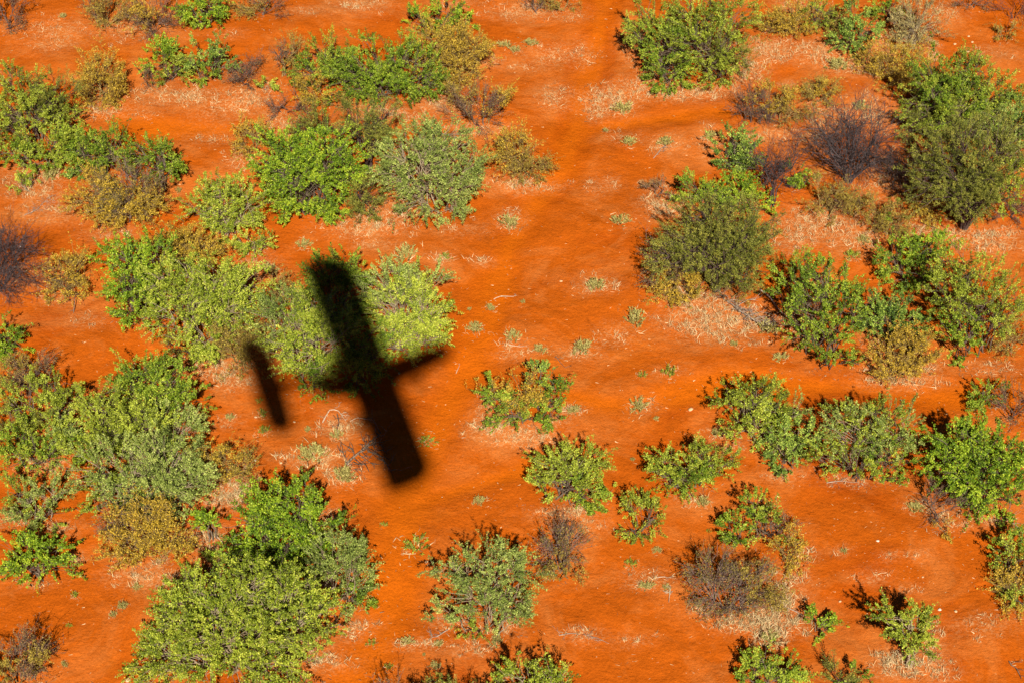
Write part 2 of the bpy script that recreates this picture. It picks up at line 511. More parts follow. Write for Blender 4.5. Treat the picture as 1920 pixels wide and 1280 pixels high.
# dry grass: (cx, cy, rx, ry, amount)
STRAW = [
    (110, 60, 70, 25, .5), (95, 85, 45, 15, .6), (250, 55, 70, 25, .6), (190, 205, 45, 18, 1.2), (330, 180, 70, 18, 1.4),
    (440, 190, 80, 30, 1.0), (520, 235, 50, 20, 1.0), (60, 335, 60, 25, 1.2), (70, 365, 70, 15, .7), (95, 400, 60, 20, .5),
    (200, 440, 45, 12, .8), (680, 8, 50, 16, 1.2), (860, 8, 40, 10, .6), (990, 22, 80, 14, 1.0), (1070, 32, 30, 10, .6),
    (1045, 105, 60, 18, .6), (1090, 100, 20, 22, .6), (1040, 180, 32, 25, .9), (920, 118, 25, 8, .8), (985, 128, 40, 8, .5),
    (1140, 190, 50, 24, 1.8), (1118, 215, 16, 14, 1.2), (1180, 170, 45, 25, .8), (1180, 85, 22, 35, .6), (1210, 150, 30, 30, .6), (1290, 175, 90, 14, 1.6),
    (1400, 130, 38, 28, 2.0), (1440, 95, 55, 20, 1.5), (1530, 95, 60, 20, 1.4), (1600, 125, 60, 18, 1.1), (1650, 90, 22, 45, .8),
    (1500, 12, 45, 15, .9), (1770, 20, 35, 20, .7), (1745, 95, 20, 30, .8), (1860, 100, 50, 14, .4), (1480, 160, 25, 8, .7), (1560, 220, 70, 25, .9), (1640, 215, 50, 35, .8), (1530, 250, 40, 25, .7),
    (1450, 255, 70, 14, .9), (1330, 265, 20, 30, .8), (1250, 270, 35, 18, .6), (1170, 258, 40, 12, .4), (1240, 385, 40, 22, 2.0), (1225, 350, 25, 10, 1.0),
    (1145, 345, 18, 14, .6), (1118, 350, 20, 18, .5), (1640, 330, 40, 60, .5), (1530, 420, 80, 30, 1.2), (1600, 440, 70, 35, .9), (1690, 340, 40, 40, .7), (1720, 435, 50, 20, 1.1),
    (1860, 450, 60, 22, 1.6), (1780, 440, 60, 14, 1.2), (1490, 450, 40, 25, 1.1), (1310, 570, 60, 25, 1.8), (1330, 610, 70, 30, 1.6), (1400, 600, 60, 25, 1.3), (1275, 545, 35, 22, 1.6),
    (1420, 640, 40, 12, .5), (1250, 600, 30, 12, .6), (1155, 630, 40, 20, .4), (1090, 660, 40, 14, .8), (965, 660, 30, 16, .6), (1120, 535, 38, 16, 1.1),
    (1000, 350, 60, 10, .9), (970, 345, 50, 15, 1.0), (900, 330, 30, 12, .5), (690, 425, 70, 16, 1.6), (740, 400, 40, 25, 1.2), (720, 210, 60, 18, 1.2), (830, 195, 60, 18, 1.2), (900, 240, 50, 12, .9), (780, 225, 30, 12, .8),
    (955, 410, 28, 18, .8), (830, 490, 14, 14, 1.6), (905, 490, 18, 8, 1.4), (840, 430, 25, 10, .5), (700, 460, 45, 10, .5), (880, 430, 40, 14, .2), (480, 500, 40, 25, .8), (660, 440, 25, 8, .8),
    (400, 690, 70, 22, 1.1), (440, 715, 45, 16, 1.3), (350, 680, 35, 12, .8), (640, 800, 40, 22, 1.2), (590, 860, 55, 14, 1.2), (640, 890, 30, 18, 1.2), (430, 790, 30, 12, .4), (450, 910, 30, 24, 2.0), (420, 935, 40, 22, 2.0), (390, 1010, 40, 25, 1.2), (420, 1050, 40, 20, .8),
    (300, 1085, 70, 18, .9), (240, 1075, 50, 14, .7), (140, 1050, 14, 12, 1.6), (300, 1055, 16, 12, 1.5), (85, 870, 40, 18, .9), (25, 970, 30, 18, .9), (110, 990, 40, 14, .8), (70, 1095, 40, 8, .5), (600, 1240, 60, 16, 1.0), (580, 1215, 40, 14, .9), (660, 1180, 25, 20, .8), (620, 965, 20, 20, .7),
    (920, 800, 40, 20, 1.4), (985, 820, 70, 16, 1.2), (910, 765, 20, 18, .8), (1065, 765, 30, 10, 1.0), (1040, 790, 30, 10, .5), (1060, 962, 55, 12, 1.4), (1090, 985, 50, 12, .6), (840, 1165, 30, 14, 1.0), (925, 1175, 40, 16, 1.0), (880, 1215, 50, 12, .9), (780, 1205, 40, 10, 1.0), (680, 1170, 30, 14, .6),
    (1095, 1190, 32, 14, .9), (1180, 1200, 40, 10, .4), (1215, 1085, 45, 20, .6), (1440, 1160, 60, 25, 2.2), (1470, 1120, 28, 45, 1.8), (1390, 1165, 50, 18, 1.6), (1330, 1140, 40, 14, .8), (1510, 1040, 22, 14, .9), (1445, 1190, 34, 22, 2.2), (1500, 1080, 20, 30, .7), (1510, 1180, 12, 12, 1.2), (1710, 1245, 60, 18, 1.6), (1660, 1235, 25, 16, 1.8), (1750, 1205, 16, 34, 1.3), (1690, 1262, 50, 12, 1.2), (1770, 1265, 40, 12, .5),
    (1760, 960, 30, 20, .9), (1850, 975, 40, 12, 1.0), (1720, 945, 25, 10, .7), (1800, 985, 30, 8, .6), (1690, 715, 70, 14, 1.1), (1650, 690, 40, 20, .9), (1640, 640, 25, 16, .9), (1740, 690, 30, 20, .7), (1870, 690, 45, 14, .8), (1500, 640, 25, 14, .9), (1490, 605, 30, 20, .7), (1345, 815, 35, 14, .7), (1365, 840, 30, 10, .7), (1470, 890, 40, 12, .6), (1600, 900, 50, 10, .6), (1210, 760, 25, 12, .6), (1300, 935, 30, 12, .7), (1720, 1040, 25, 8, .5), (1670, 1040, 20, 8, .5), (1640, 1080, 30, 14, .3), (1580, 1030, 14, 8, .6), (1700, 1105, 20, 10, .5), (1840, 1170, 50, 22, .35),
    (1255, 695, 30, 8, .4), (580, 20, 60, 10, .3), (430, 65, 30, 10, .3), (260, 210, 50, 10, .25), (400, 260, 60, 14, .35), (450, 300, 25, 20, 1.1), (60, 520, 60, 30, .25), (110, 565, 30, 10, .8), (160, 600, 40, 14, .3), (640, 140, 12, 12, .5),
]


def seg_dist(x, y, pts):
    d = np.full(x.shape, 1e9)
    for a, b in zip(pts[:-1], pts[1:]):
        ab = b - a
        t = np.clip(((x - a[0]) * ab[0] + (y - a[1]) * ab[1]) / (ab @ ab), 0, 1)
        d = np.minimum(d, np.hypot(x - a[0] - t * ab[0], y - a[1] - t * ab[1]))
    return d


def steps(lo, hi, s, far, grow=1.35):
    c = list(np.arange(lo, hi + s * .5, s))
    d = s
    while c[-1] < far:
        d *= grow
        c.append(c[-1] + d)
    d = s
    while c[0] > -far:
        d *= grow
        c.insert(0, c[0] - d)
    return np.array(c)


gx = steps(-30, 30, .24, 6000)
gy = steps(26, 92, .24, 6000)
GX, GY = np.meshgrid(gx, gy)
near = np.exp(-np.maximum(0, np.hypot(GX, GY - 55) - 60) / 60)
GZ = height(GX, GY) * near
track = np.zeros_like(GX)
for pix, w in TRACKS:
    pts = ground(*np.array(pix, float).T)[:, :2]
    wob = .35 * np.sin(GX * .9 + GY * .35) + .2 * np.sin(GY * 1.7 + GX * .4)
    d = seg_dist(GX, GY, pts) + wob * .5
    track = np.maximum(track, np.clip(1.4 - d / w, 0, 1))
rut_d = np.minimum(seg_dist(GX, GY, ground(*np.array(TRACKS[0][0], float).T)[:, :2]) + .12 * np.sin(GY * .8) , 4.0)
rut_w = np.clip((GY - 44) / 22, .25, 1.0) * near
litter = np.zeros_like(GX)
for cx, cy, rx, ry, am in STRAW:
    g = ground(cx, cy)
    m_ = metres_per_px(g)
    e_ = math.sin(PITCH + math.atan((cy - CY) / FPX))
    q_ = ((GX - g[0]) / (rx * m_ * 1.08)) ** 2 + ((GY - g[1]) / (ry * m_ / e_ * 1.08)) ** 2
    litter = np.maximum(litter, np.exp(-q_ * 1.1) * min(1, .35 + .45 * am))
GZ -= .06 * track * near
# small hummocks and cattle prints
rs_ = RS(5)
for s_, a_ in ((.8, .012), (.42, .009)):
    ph_ = rs_.uniform(0, 6.28, 8)
    an_ = rs_.uniform(0, 3.14, 8)
    for p_, t_ in zip(ph_, an_):
        GZ += a_ * .5 * np.sin((GX * np.cos(t_) + GY * np.sin(t_)) * 6.28 / s_ * rs_.uniform(.6, 1.3) + p_) * (near > .9)

ny_, nx_ = GX.shape
ids = np.arange(nx_ * ny_).reshape(ny_, nx_)
quads = np.stack([ids[:-1, :-1], ids[:-1, 1:], ids[1:, 1:], ids[1:, :-1]], -1).reshape(-1, 4)
GV = np.stack([GX, GY, GZ], -1).reshape(-1, 3)

sm, N, L, b = new_mat('red_sand')
tc = N.new('ShaderNodeTexCoord')


def noise(scale, detail=6, rough=.6, dist=0.0):
    n = N.new('ShaderNodeTexNoise')
    n.inputs['Scale'].default_value = scale
    n.inputs['Detail'].default_value = detail
    n.inputs['Roughness'].default_value = rough
    n.inputs['Distortion'].default_value = dist
    L.new(tc.outputs['Object'], n.inputs['Vector'])
    return n


def ramp(src, stops):
    r = N.new('ShaderNodeValToRGB')
    while len(r.color_ramp.elements) < len(stops):
        r.color_ramp.elements.new(.5)
    for e, (p, c) in zip(r.color_ramp.elements, stops):
        e.position = p
        e.color = (*c, 1) if not isinstance(c, float) else (c, c, c, 1)
    L.new(src, r.inputs[0])
    return r


def mix(fac, a, c, mode='MIX'):
    x = N.new('ShaderNodeMix')
    x.data_type = 'RGBA'
    x.blend_type = mode
    if isinstance(fac, float):
        x.inputs[0].default_value = fac
    else:
        L.new(fac, x.inputs[0])
    for s, v in ((6, a), (7, c)):
        if isinstance(v, tuple):
            x.inputs[s].default_value = (*v, 1)
        else:
            L.new(v, x.inputs[s])
    return x.outputs[2]


def mth(op, a, c):
    x = N.new('ShaderNodeMath')
    x.operation = op
    x.use_clamp = True
    for s, v in ((0, a), (1, c)):
        if isinstance(v, float):
            x.inputs[s].default_value = v
        else:
            L.new(v, x.inputs[s])
    return x.outputs[0]


a_t = N.new('ShaderNodeAttribute')
a_t.attribute_name = 'track'
a_l = N.new('ShaderNodeAttribute')
a_l.attribute_name = 'litter'
SAND_D, SAND_M, SAND_L, DUST = (.375, .066, .004), (.445, .092, .006), (.51, .130, .012), (.55, .185, .045)
big = ramp(noise(.16, 6, .66, .6).outputs['Fac'], [(.30, SAND_D), (.46, SAND_M), (.60, SAND_M), (.74, SAND_L)])
mid = ramp(noise(1.3, 10, .74, .3).outputs['Fac'], [(.30, .66), (.41, .92), (.56, 1.0), (.72, 1.18)])
fine = ramp(noise(13, 8, .78).outputs['Fac'], [(.28, .55), (.45, .92), (.58, 1.02), (.75, 1.28)])
# drag marks and runoff: noise stretched along one direction
mp_ = N.new('ShaderNodeMapping')
mp_.inputs['Scale'].default_value = (.45, 2.6, 1)
mp_.inputs['Rotation'].default_value = (0, 0, .15)
L.new(tc.outputs['Object'], mp_.inputs['Vector'])
sn_ = noise(1.5, 8, .7, 1.2)
L.new(mp_.outputs[0], sn_.inputs['Vector'])
streak = ramp(sn_.outputs['Fac'], [(.34, .84), (.44, .98), (.56, 1.0), (.70, 1.06)])
# hoof marks and clods: small dark pits
vo_ = N.new('ShaderNodeTexVoronoi')
vo_.inputs['Scale'].default_value = 3.4
L.new(tc.outputs['Object'], vo_.inputs['Vector'])
pit = ramp(vo_.outputs['Distance'], [(.05, .74), (.15, 1.0)])
pitn = ramp(noise(.7, 4, .6).outputs['Fac'], [(.48, 0.0), (.60, 1.0)])
c1 = mix(1.0, big.outputs[0], mid.outputs[0], 'MULTIPLY')
c1 = mix(1.0, c1, streak.outputs[0], 'MULTIPLY')
dst = ramp(noise(.33, 8, .72, .8).outputs['Fac'], [(.47, 0.0), (.66, 1.0)])
inv_ = N.new('ShaderNodeMath')
inv_.operation = 'SUBTRACT'
inv_.inputs[0].default_value = 1.0
L.new(a_t.outputs['Fac'], inv_.inputs[1])
c1 = mix(mth('MULTIPLY', mth('MULTIPLY', dst.outputs[0], inv_.outputs[0]), .6), c1, DUST)
c1 = mix(mth('MULTIPLY', pitn.outputs[0], .8), c1, mix(1.0, c1, pit.outputs[0], 'MULTIPLY'))
trn = ramp(noise(2.2, 6, .65).outputs['Fac'], [(.3, .72), (.6, 1.0)])
c1 = mix(mth('MULTIPLY', mth('MULTIPLY', a_t.outputs['Fac'], .9), trn.outputs[0]), c1, (.51, .110, .004))
a_d = N.new('ShaderNodeAttribute')
a_d.attribute_name = 'rut_d'
a_w = N.new('ShaderNodeAttribute')
a_w.attribute_name = 'rut_w'
jit = N.new('ShaderNodeMath')
jit.operation = 'MULTIPLY_ADD'
jn = noise(1.4, 3, .6)
L.new(jn.outputs['Fac'], jit.inputs[0])
jit.inputs[1].default_value = .35
L.new(a_d.outputs['Fac'], jit.inputs[2])
rut = ramp(mth('MULTIPLY', jit.outputs[0], .25), [(.10, .15), (.16, 1.0), (.24, 1.0), (.30, 0.0)])
rutn = ramp(noise(.9, 5, .7).outputs['Fac'], [(.34, .25), (.58, 1.0)])
rutf = mth('MULTIPLY', mth('MULTIPLY', rut.outputs[0], a_w.outputs['Fac']), rutn.outputs[0])
c1 = mix(mth('MULTIPLY', rutf, .6), c1, (.36, .062, .0025))
c1 = mix(1.0, c1, fine.outputs[0], 'MULTIPLY')
# pale trampled straw and dust among the tufts
ln_ = ramp(noise(8.5, 8, .8, 1.0).outputs['Fac'], [(.50, 0.0), (.59, 1.0)])
lf_ = mth('MULTIPLY', mth('MULTIPLY', a_l.outputs['Fac'], 1.25), ln_.outputs[0])
c1 = mix(mth('MULTIPLY', a_l.outputs['Fac'], .28), c1, (.47, .18, .06))
c1 = mix(mth('MULTIPLY', lf_, .8), c1, (.58, .38, .19))
# scattered pale grit everywhere
gr_ = ramp(noise(3.2, 9, .85, 1.2).outputs['Fac'], [(.66, 0.0), (.72, 1.0)])
c1 = mix(mth('MULTIPLY', gr_.outputs[0], .65), c1, (.62, .30, .10))
L.new(c1, b.inputs['Base Color'])
b.inputs['Roughness'].default_value = .95
b.inputs['Specular IOR Level'].default_value = 0.0
bp = N.new('ShaderNodeBump')
bp.inputs['Strength'].default_value = .55
bp.inputs['Distance'].default_value = .08
nb1, nb2 = noise(9, 8, .75), noise(2.6, 6, .65)
hm = N.new('ShaderNodeMath')
hm.operation = 'ADD'
hs = N.new('ShaderNodeMath')
hs.operation = 'MULTIPLY'
hs.inputs[1].default_value = 1.6
L.new(nb2.outputs['Fac'], hs.inputs[0])
L.new(nb1.outputs['Fac'], hm.inputs[0])
L.new(hs.outputs[0], hm.inputs[1])
hr = N.new('ShaderNodeMath')
hr.operation = 'MULTIPLY_ADD'
hr.inputs[1].default_value = -.55
L.new(rutf, hr.inputs[0])
L.new(hm.outputs[0], hr.inputs[2])
L.new(hr.outputs[0], bp.inputs['Height'])
L.new(bp.outputs[0], b.inputs['Normal'])


def ground_piece(name, label, sel):
    F = quads[sel]
    used, inv = np.unique(F, return_inverse=True)
    me = mesh_np(name, GV[used], inv.reshape(-1, 4), sm, smooth=True)
    for an, arr in (('track', track), ('litter', litter), ('rut_d', rut_d), ('rut_w', rut_w)):
        at = me.attributes.new(an, 'FLOAT', 'POINT')
        at.data.foreach_set('value', arr.reshape(-1)[used].astype(np.float32))
    o = link(name, me, kind='structure')
    o['label'] = label
    return o


tq = track.reshape(-1)[quads].mean(1) > .5
ground_piece('ground', 'bare orange red sand between the shrubs', ~tq)
ground_piece('sandy_track', 'smooth winding trail of red sand worn between the shrubs', tq)


# ------------------------------------------------------------------ dry grass, litter and grit: nobody could count them
def blades(P, hgt, wid, rs, lean=.6, flat=0.0):
    n = len(P)
    a = rs.uniform(0, 2 * math.pi, n)
    out = np.stack([np.cos(a), np.sin(a), np.zeros(n)], 1)
    ln = np.abs(rs.normal(lean, .35, n))[:, None]
    fl = (rs.rand(n) < flat)[:, None]
    dr = norm(np.where(fl, out + np.array([0, 0, .06]), out * ln + np.array([0, 0, 1.0])))
    b2 = rs.uniform(0, 2 * math.pi, n)
    s = norm(np.cross(dr, np.stack([np.cos(b2), np.sin(b2), np.full(n, .3)], 1)))
    h = (hgt * rs.uniform(.5, 1.35, n))[:, None]
    w = (wid * rs.uniform(.6, 1.4, n))[:, None]
    md = P + dr * h * .55
    tip = P + dr * h + out * h * .15
    V = np.stack([P - s * w * .5, P + s * w * .5, md + s * w * .35, tip, md - s * w * .35], 1)
    k = np.arange(n)[:, None] * 5
    F = np.concatenate([k + np.array([[0, 1, 2, 4]]), k + np.array([[4, 2, 3, 3]])])
    V = V.reshape(-1, 3)
    return V, F


def blade_mesh(name, P, hgt, wid, rs, mat, lean=.6, flat=0.0, t0=.5, tsd=.2, origin=None):
    V, _ = blades(P, hgt, wid, rs, lean, flat)
    n = len(P)
    k = np.arange(n)[:, None] * 5
    F = np.concatenate([k + np.array([[0, 1, 2]]), k + np.array([[0, 2, 4]]), k + np.array([[4, 2, 3]])])
    if origin is not None:
        V = V - origin
    return mesh_np(name, V, F, mat, np.repeat(np.clip(rs.normal(t0, tsd, n), 0, 1), 5))


rs = RS(3)
pts = []
hs_ = []
for cx, cy, rx, ry, am in STRAW:
    n = int(rx * ry * am * .33)
    ncl = max(4, n // 12)
    q = np.clip(rs.normal(0, .55, (ncl, 2)), -1.3, 1.3)
    own = rs.randint(0, ncl, n)
    px = cx + q[own, 0] * rx + rs.normal(0, 4.0, n)
    py = cy + q[own, 1] * ry + rs.normal(0, 2.6, n)
    pts.append(ground(px, py))
    hs_.append(np.full(n, .11 + .045 * min(am, 2)) * rs.uniform(.6, 1.3, ncl)[own])
P = np.concatenate(pts)
o = link('dry_grass', blade_mesh('dry_grass', P, np.concatenate(hs_), .013, rs, STRAW_M, lean=.7, flat=.22, tsd=.3), kind='stuff')
o['label'] = 'straw coloured dry grass scattered thinly over the sand around the shrubs'
o['category'] = 'dry grass'

# sparse litter and grit over everything
n = 5200
px = rs.uniform(-80, 2000, n)
py = rs.uniform(-60, 1340, n)
P = ground(px, py)
keep = (np.sin(P[:, 0] * .7 + 1) * np.sin(P[:, 1] * .6) + rs.normal(0, .5, n)) > -.1
P = P[keep]
o = link('straw_litter', blade_mesh('straw_litter', P, .09, .016, rs, STRAW_M, flat=1.0, t0=.6), kind='stuff')
o['label'] = 'short pale straws and twigs lying loose on the open sand'
o['category'] = 'litter'


def pebble_verts(rs, k=1.0):
    t = (1 + 5 ** .5) / 2
    v = norm(np.array([(-1, t, 0), (1, t, 0), (-1, -t, 0), (1, -t, 0), (0, -1, t), (0, 1, t), (0, -1, -t), (0, 1, -t), (t, 0, -1), (t, 0, 1), (-t, 0, -1), (-t, 0, 1)], float))
    return v * rs.uniform(.7, 1.2, (12, 1)) * np.array([1, .8, .55]) * k


ICO = np.array([(0, 11, 5), (0, 5, 1), (0, 1, 7), (0, 7, 10), (0, 10, 11), (1, 5, 9), (5, 11, 4), (11, 10, 2), (10, 7, 6), (7, 1, 8),
                (3, 9, 4), (3, 4, 2), (3, 2, 6), (3, 6, 8), (3, 8, 9), (4, 9, 5), (2, 4, 11), (6, 2, 10), (8, 6, 7), (9, 8, 1)])
n = 700
px = np.concatenate([rs.uniform(-60, 1980, n), rs.normal(1620, 160, 200), rs.normal(1840, 50, 60)])
py = np.concatenate([rs.uniform(-40, 1320, n), rs.normal(1060, 70, 200), rs.normal(90, 40, 60)])
P = ground(px, py)
Vs = np.concatenate([pebble_verts(rs, rs.uniform(.008, .024)) + p for p in P])
Fs = (np.arange(len(P))[:, None, None] * 12 + ICO[None]).reshape(-1, 3)
o = link('gravel', mesh_np('gravel', Vs, Fs, STONE_M), kind='stuff')
o['label'] = 'pale grit and small pebbles strewn over the red sand'
o['category'] = 'gravel'

# ------------------------------------------------------------------ shrubs and small trees
G1, G2, G3, G4 = 'green shrubs on the red sand', 'golden dry shrubs on the red sand', 'bare and twiggy shrubs', 'small trees with a clear trunk'

# --- far rows (top of the photograph)
shrub('brown', (12, 40), [(8, 14, 36, 34), (22, 48, 20, 14)], 'dark grey thorny shrub in the upper far corner of the bush', group=G3)
shrub('dryolive', (205, 52), [(205, 24, 40, 30), (170, 5, 25, 14, 'brown')], 'round olive brown shrub far off, between the corner shrub and tall brown twigs', group=G2)
shrub('brown', (288, 74), [(292, 35, 36, 40), (266, 28, 20, 26, 'gold')], 'tall grey brown twiggy shrub beside the far bright green bush', group=G3, leaf=1.6)
shrub('vivid', (382, 50), [(378, 14, 42, 28), (400, 20, 22, 20), (372, 50, 11, 9)], 'dense bright green bush with a small low sprig, cut by the top edge', group=G1)
shrub('dryolive', (480, 34), [(465, 16, 26, 20), (500, 12, 28, 20, 'brown')], 'grey olive low shrub next to the far bright green bush', group=G2)
shrub('gold', (188, 192), [(188, 150, 45, 44), (188, 172, 30, 22)], 'single round golden brown shrub standing alone on pale straw', group=G2)
shrub('vivid', (312, 160), [(306, 104, 32, 28), (326, 128, 28, 26, 'olive')], 'lime green bush with an olive lower side, touching a grey green bush', group=G1)
shrub('blue', (388, 158), [(368, 108, 24, 34), (400, 98, 22, 26), (420, 122, 20, 24), (384, 138, 24, 18, 'green')], 'open grey green bush with bare reddish stems showing in its middle', group=G1, dens=.8)
shrub('brown', (278, 166), [(278, 146, 20, 18)], 'low brown twiggy shrub at the foot of the lime green bush', group=G3)
shrub('brown', (462, 192), [(470, 108, 18, 24), (462, 148, 28, 38)], 'tall narrow mauve brown shrub of bare twigs above a tiny lime sapling', group=G3, leaf=.8)
shrub('brown', (534, 142), [(522, 94, 18, 20), (548, 98, 20, 22, 'dryolive')], 'small twiggy tree with a slim stem and grey tips', 'small_tree', 'small tree', G4, trunk=.45)
shrub('lime', (504, 178), [(503, 165, 16, 13)], 'tiny lime green sapling beside mauve brown twigs', 'sapling', 'sapling')
shrub('brown', (548, 218), [(535, 202, 32, 18), (572, 196, 20, 18)], 'low tangle of brown dead twigs on straw under the big green bush', group=G3, leaf=.5)
shrub('green', (596, 165), [(585, 132, 34, 28), (618, 108, 30, 30, 'olive'), (640, 128, 30, 34)], 'dark green shrub at the outer end of the big far thicket', group=G1)
shrub('green', (735, 195), [(660, 150, 46, 42), (712, 132, 58, 44), (775, 128, 52, 46), (715, 168, 62, 26), (800, 158, 42, 22)], 'broad dark green bush forming the heart of the far thicket', group=G1)
shrub('gold', (855, 178), [(815, 92, 46, 36), (868, 84, 44, 34), (845, 130, 46, 36), (905, 100, 20, 24)], 'large brown gold dry bush leaning over the far green thicket', group=G2)
shrub('vivid', (825, 72), [(780, 38, 18, 26), (832, 36, 28, 28), (866, 46, 17, 17)], 'bright green shrub with upright sprays standing behind the brown gold bush', group=G1)
shrub('brown', (898, 242), [(890, 205, 40, 38), (935, 190, 20, 30, 'gold'), (870, 175, 30, 18, 'dryolive')], 'grey twiggy shrub with a gold edge below the brown gold bush', group=G3)
shrub('gold', (598, 205), [(592, 176, 32, 24), (640, 195, 28, 14, 'dryolive')], 'yellowish brown low shrub under the dark green thicket', group=G2)
shrub('brown', (1005, 22), [(1004, 8, 30, 14)], 'grey brown low shrub on straw at the top edge beside the trail', group=G3, leaf=2)
shrub('dryolive', (1052, 22), [(1052, 6, 32, 16)], 'olive brown low shrub at the top edge where the trail leaves', group=G2)

# --- upper left mass
shrub('olive', (60, 270), [(38, 160, 44, 40), (104, 178, 34, 34, 'dark'), (60, 210, 60, 44), (120, 222, 30, 30), (16, 235, 34, 40)], 'large mottled olive green bush with dark twigs by the photo edge', group=G1)
shrub('green', (100, 318), [(88, 268, 62, 36, 'olive'), (128, 276, 32, 30), (26, 290, 40, 24), (70, 306, 30, 12)], 'spreading yellow green bush below the mottled olive bush', group=G1, tint=.1)
shrub('lime', (46, 358), [(58, 332, 9, 12), (46, 350, 13, 14)], 'thin hanging lime green sprig over straw under the yellow green bush', 'sapling', 'sapling')
shrub('green', (195, 335), [(170, 280, 38, 36), (212, 284, 44, 36), (150, 318, 20, 20, 'blue')], 'dark leafy green bush behind the big brown and gold shrub', group=G1)
shrub('green', (303, 358), [(276, 292, 34, 30), (310, 302, 30, 30)], 'small green tree with a bare leaning trunk at the end of its thicket', 'small_tree', 'small tree', G4, trunk=.75)
shrub('brown', (232, 428), [(240, 358, 56, 46, 'drygrey'), (180, 372, 40, 42, 'gold'), (232, 395, 62, 34, 'gold'), (285, 390, 24, 26, 'gold')], 'wide dry shrub with a dark brown twiggy top and golden lower sides', group=G3, leaf=1.3)
shrub('lime', (425, 428), [(395, 382, 44, 36), (446, 380, 50, 38), (420, 410, 44, 22), (432, 438, 22, 18)], 'pale lime green bush touching the vivid green bush', group=G1)
shrub('lime', (478, 482), [(452, 450, 18, 16), (478, 456, 26, 22), (500, 452, 16, 10)], 'loose lime green sapling with spreading sprays below the pale lime bush', 'sapling', 'sapling', dens=.8)
shrub('gold', (466, 294), [(468, 262, 26, 30), (484, 246, 18, 16)], 'small golden brown shrub behind the vivid green bush', group=G2)
shrub('vivid', (588, 395), [(524, 290, 56, 42), (605, 280, 62, 46), (560, 332, 70, 46), (628, 318, 42, 46), (575, 378, 62, 32), (612, 396, 40, 16)], 'large vivid green bush with drooping ragged lower branches', group=G1)
shrub('dark', (590, 275), [(598, 240, 48, 32)], 'dull olive bush rising behind the vivid green bush', group=G1)
shrub('dark', (694, 328), [(672, 226, 38, 32), (712, 228, 32, 36), (690, 256, 44, 22)], 'grey olive thorn tree with a pale forked trunk between two green bushes', 'small_tree', 'small tree', G4, trunk=.9)
shrub('dark', (688, 415), [(686, 366, 36, 42), (690, 392, 26, 22)], 'small dark olive shrub between the vivid green and grey green bushes', group=G1)
shrub('grey', (812, 395), [(775, 268, 46, 34), (838, 266, 56, 38), (795, 312, 74, 46), (868, 316, 50, 34), (815, 360, 66, 40), (835, 395, 36, 16), (745, 330, 30, 28)], 'large round grey green bush beside the trail, with paler feathery tips', group=G1)
shrub('gold', (985, 342), [(965, 290, 38, 34), (990, 308, 38, 32, 'dryolive')], 'rounded brown gold shrub beside the trail next to the grey green bush', group=G2)

# --- upper right mass
shrub('olive', (1255, 178), [(1228, 36, 50, 34), (1252, 92, 46, 44, 'green'), (1245, 140, 40, 32, 'green'), (1205, 60, 24, 24)], 'tall yellow green bush at the edge of the trail, straw at its foot', group=G1, tint=.05)
shrub('olive', (1350, 165), [(1310, 22, 60, 38), (1375, 30, 36, 36), (1330, 82, 66, 44), (1375, 100, 34, 36, 'dark'), (1345, 140, 34, 24)], 'large dull olive bush behind the yellow green bush, straw on its far side', group=G1)
shrub('gold', (1472, 82), [(1452, 48, 30, 26), (1490, 42, 32, 28)], 'golden olive rounded shrub on pale straw near the top edge', group=G2)
shrub('olive', (1545, 66), [(1530, 26, 34, 28), (1562, 40, 28, 24, 'dryolive')], 'olive brown bush with dark stems between the golden shrub and bluish bush', group=G1)
shrub('blue', (1600, 106), [(1604, 24, 20, 22), (1626, 52, 26, 20), (1588, 70, 28, 22), (1600, 92, 22, 16)], 'loose bluish green bush with several separate leafy heads', group=G1)
shrub('green', (1672, 45), [(1668, 14, 22, 24), (1690, 30, 18, 22, 'dark')], 'dark green shrub behind the tall pale grey bush', group=G1)
shrub('pale', (1712, 92), [(1716, 42, 44, 40), (1705, 66, 38, 28)], 'tall pale silvery grey bush of upright stems by bare red ground', group=G1)
shrub('gold', (1690, 178), [(1668, 118, 28, 26), (1702, 128, 36, 38), (1680, 160, 30, 20)], 'brown gold shrub below the pale silvery bush', group=G2)
shrub('brown', (1822, 18), [(1820, 6, 32, 14)], 'low brown twiggy shrub at the top edge above the bare red clearing', group=G3, leaf=1.5)
shrub('bare', (1908, 42), [(1906, 16, 26, 26)], 'dark brown shrub in the upper corner beside the bare red clearing', group=G3)
shrub('dryolive', (1892, 72), [(1888, 62, 28, 14)], 'low olive shrub at the side of the bare red clearing', group=G2)
shrub('olive', (1790, 225), [(1765, 142, 46, 38, 'green'), (1818, 136, 46, 36), (1740, 186, 50, 44), (1800, 192, 58, 44, 'green'), (1856, 170, 42, 42), (1725, 235, 42, 36, 'dark'), (1790, 240, 60, 40), (1850, 225, 44, 40, 'grey')], 'very large green olive bush rising behind the dark feathery tree', group=G1)
shrub('grey', (1888, 292), [(1898, 205, 36, 40, 'blue'), (1876, 250, 40, 42), (1905, 280, 30, 44), (1905, 240, 26, 40, 'blue')], 'grey green bush at the edge beside the dark feathery tree', group=G1, tint=-.08)
shrub('dark', (1808, 428), [(1765, 280, 56, 48), (1840, 276, 66, 50), (1785, 335, 70, 48), (1858, 335, 54, 48), (1815, 372, 60, 36), (1895, 345, 40, 50, 'olive')], 'big dark feathery thorn tree standing on two dark trunks', 'thorn_tree', 'thorn tree', G4, trunk=.4, dens=1.15)
shrub('brown', (1416, 244), [(1402, 200, 36, 34), (1432, 216, 28, 26)], 'mauve brown leafless shrub leaning against a golden shrub by the side trail', group=G3, leaf=.3)
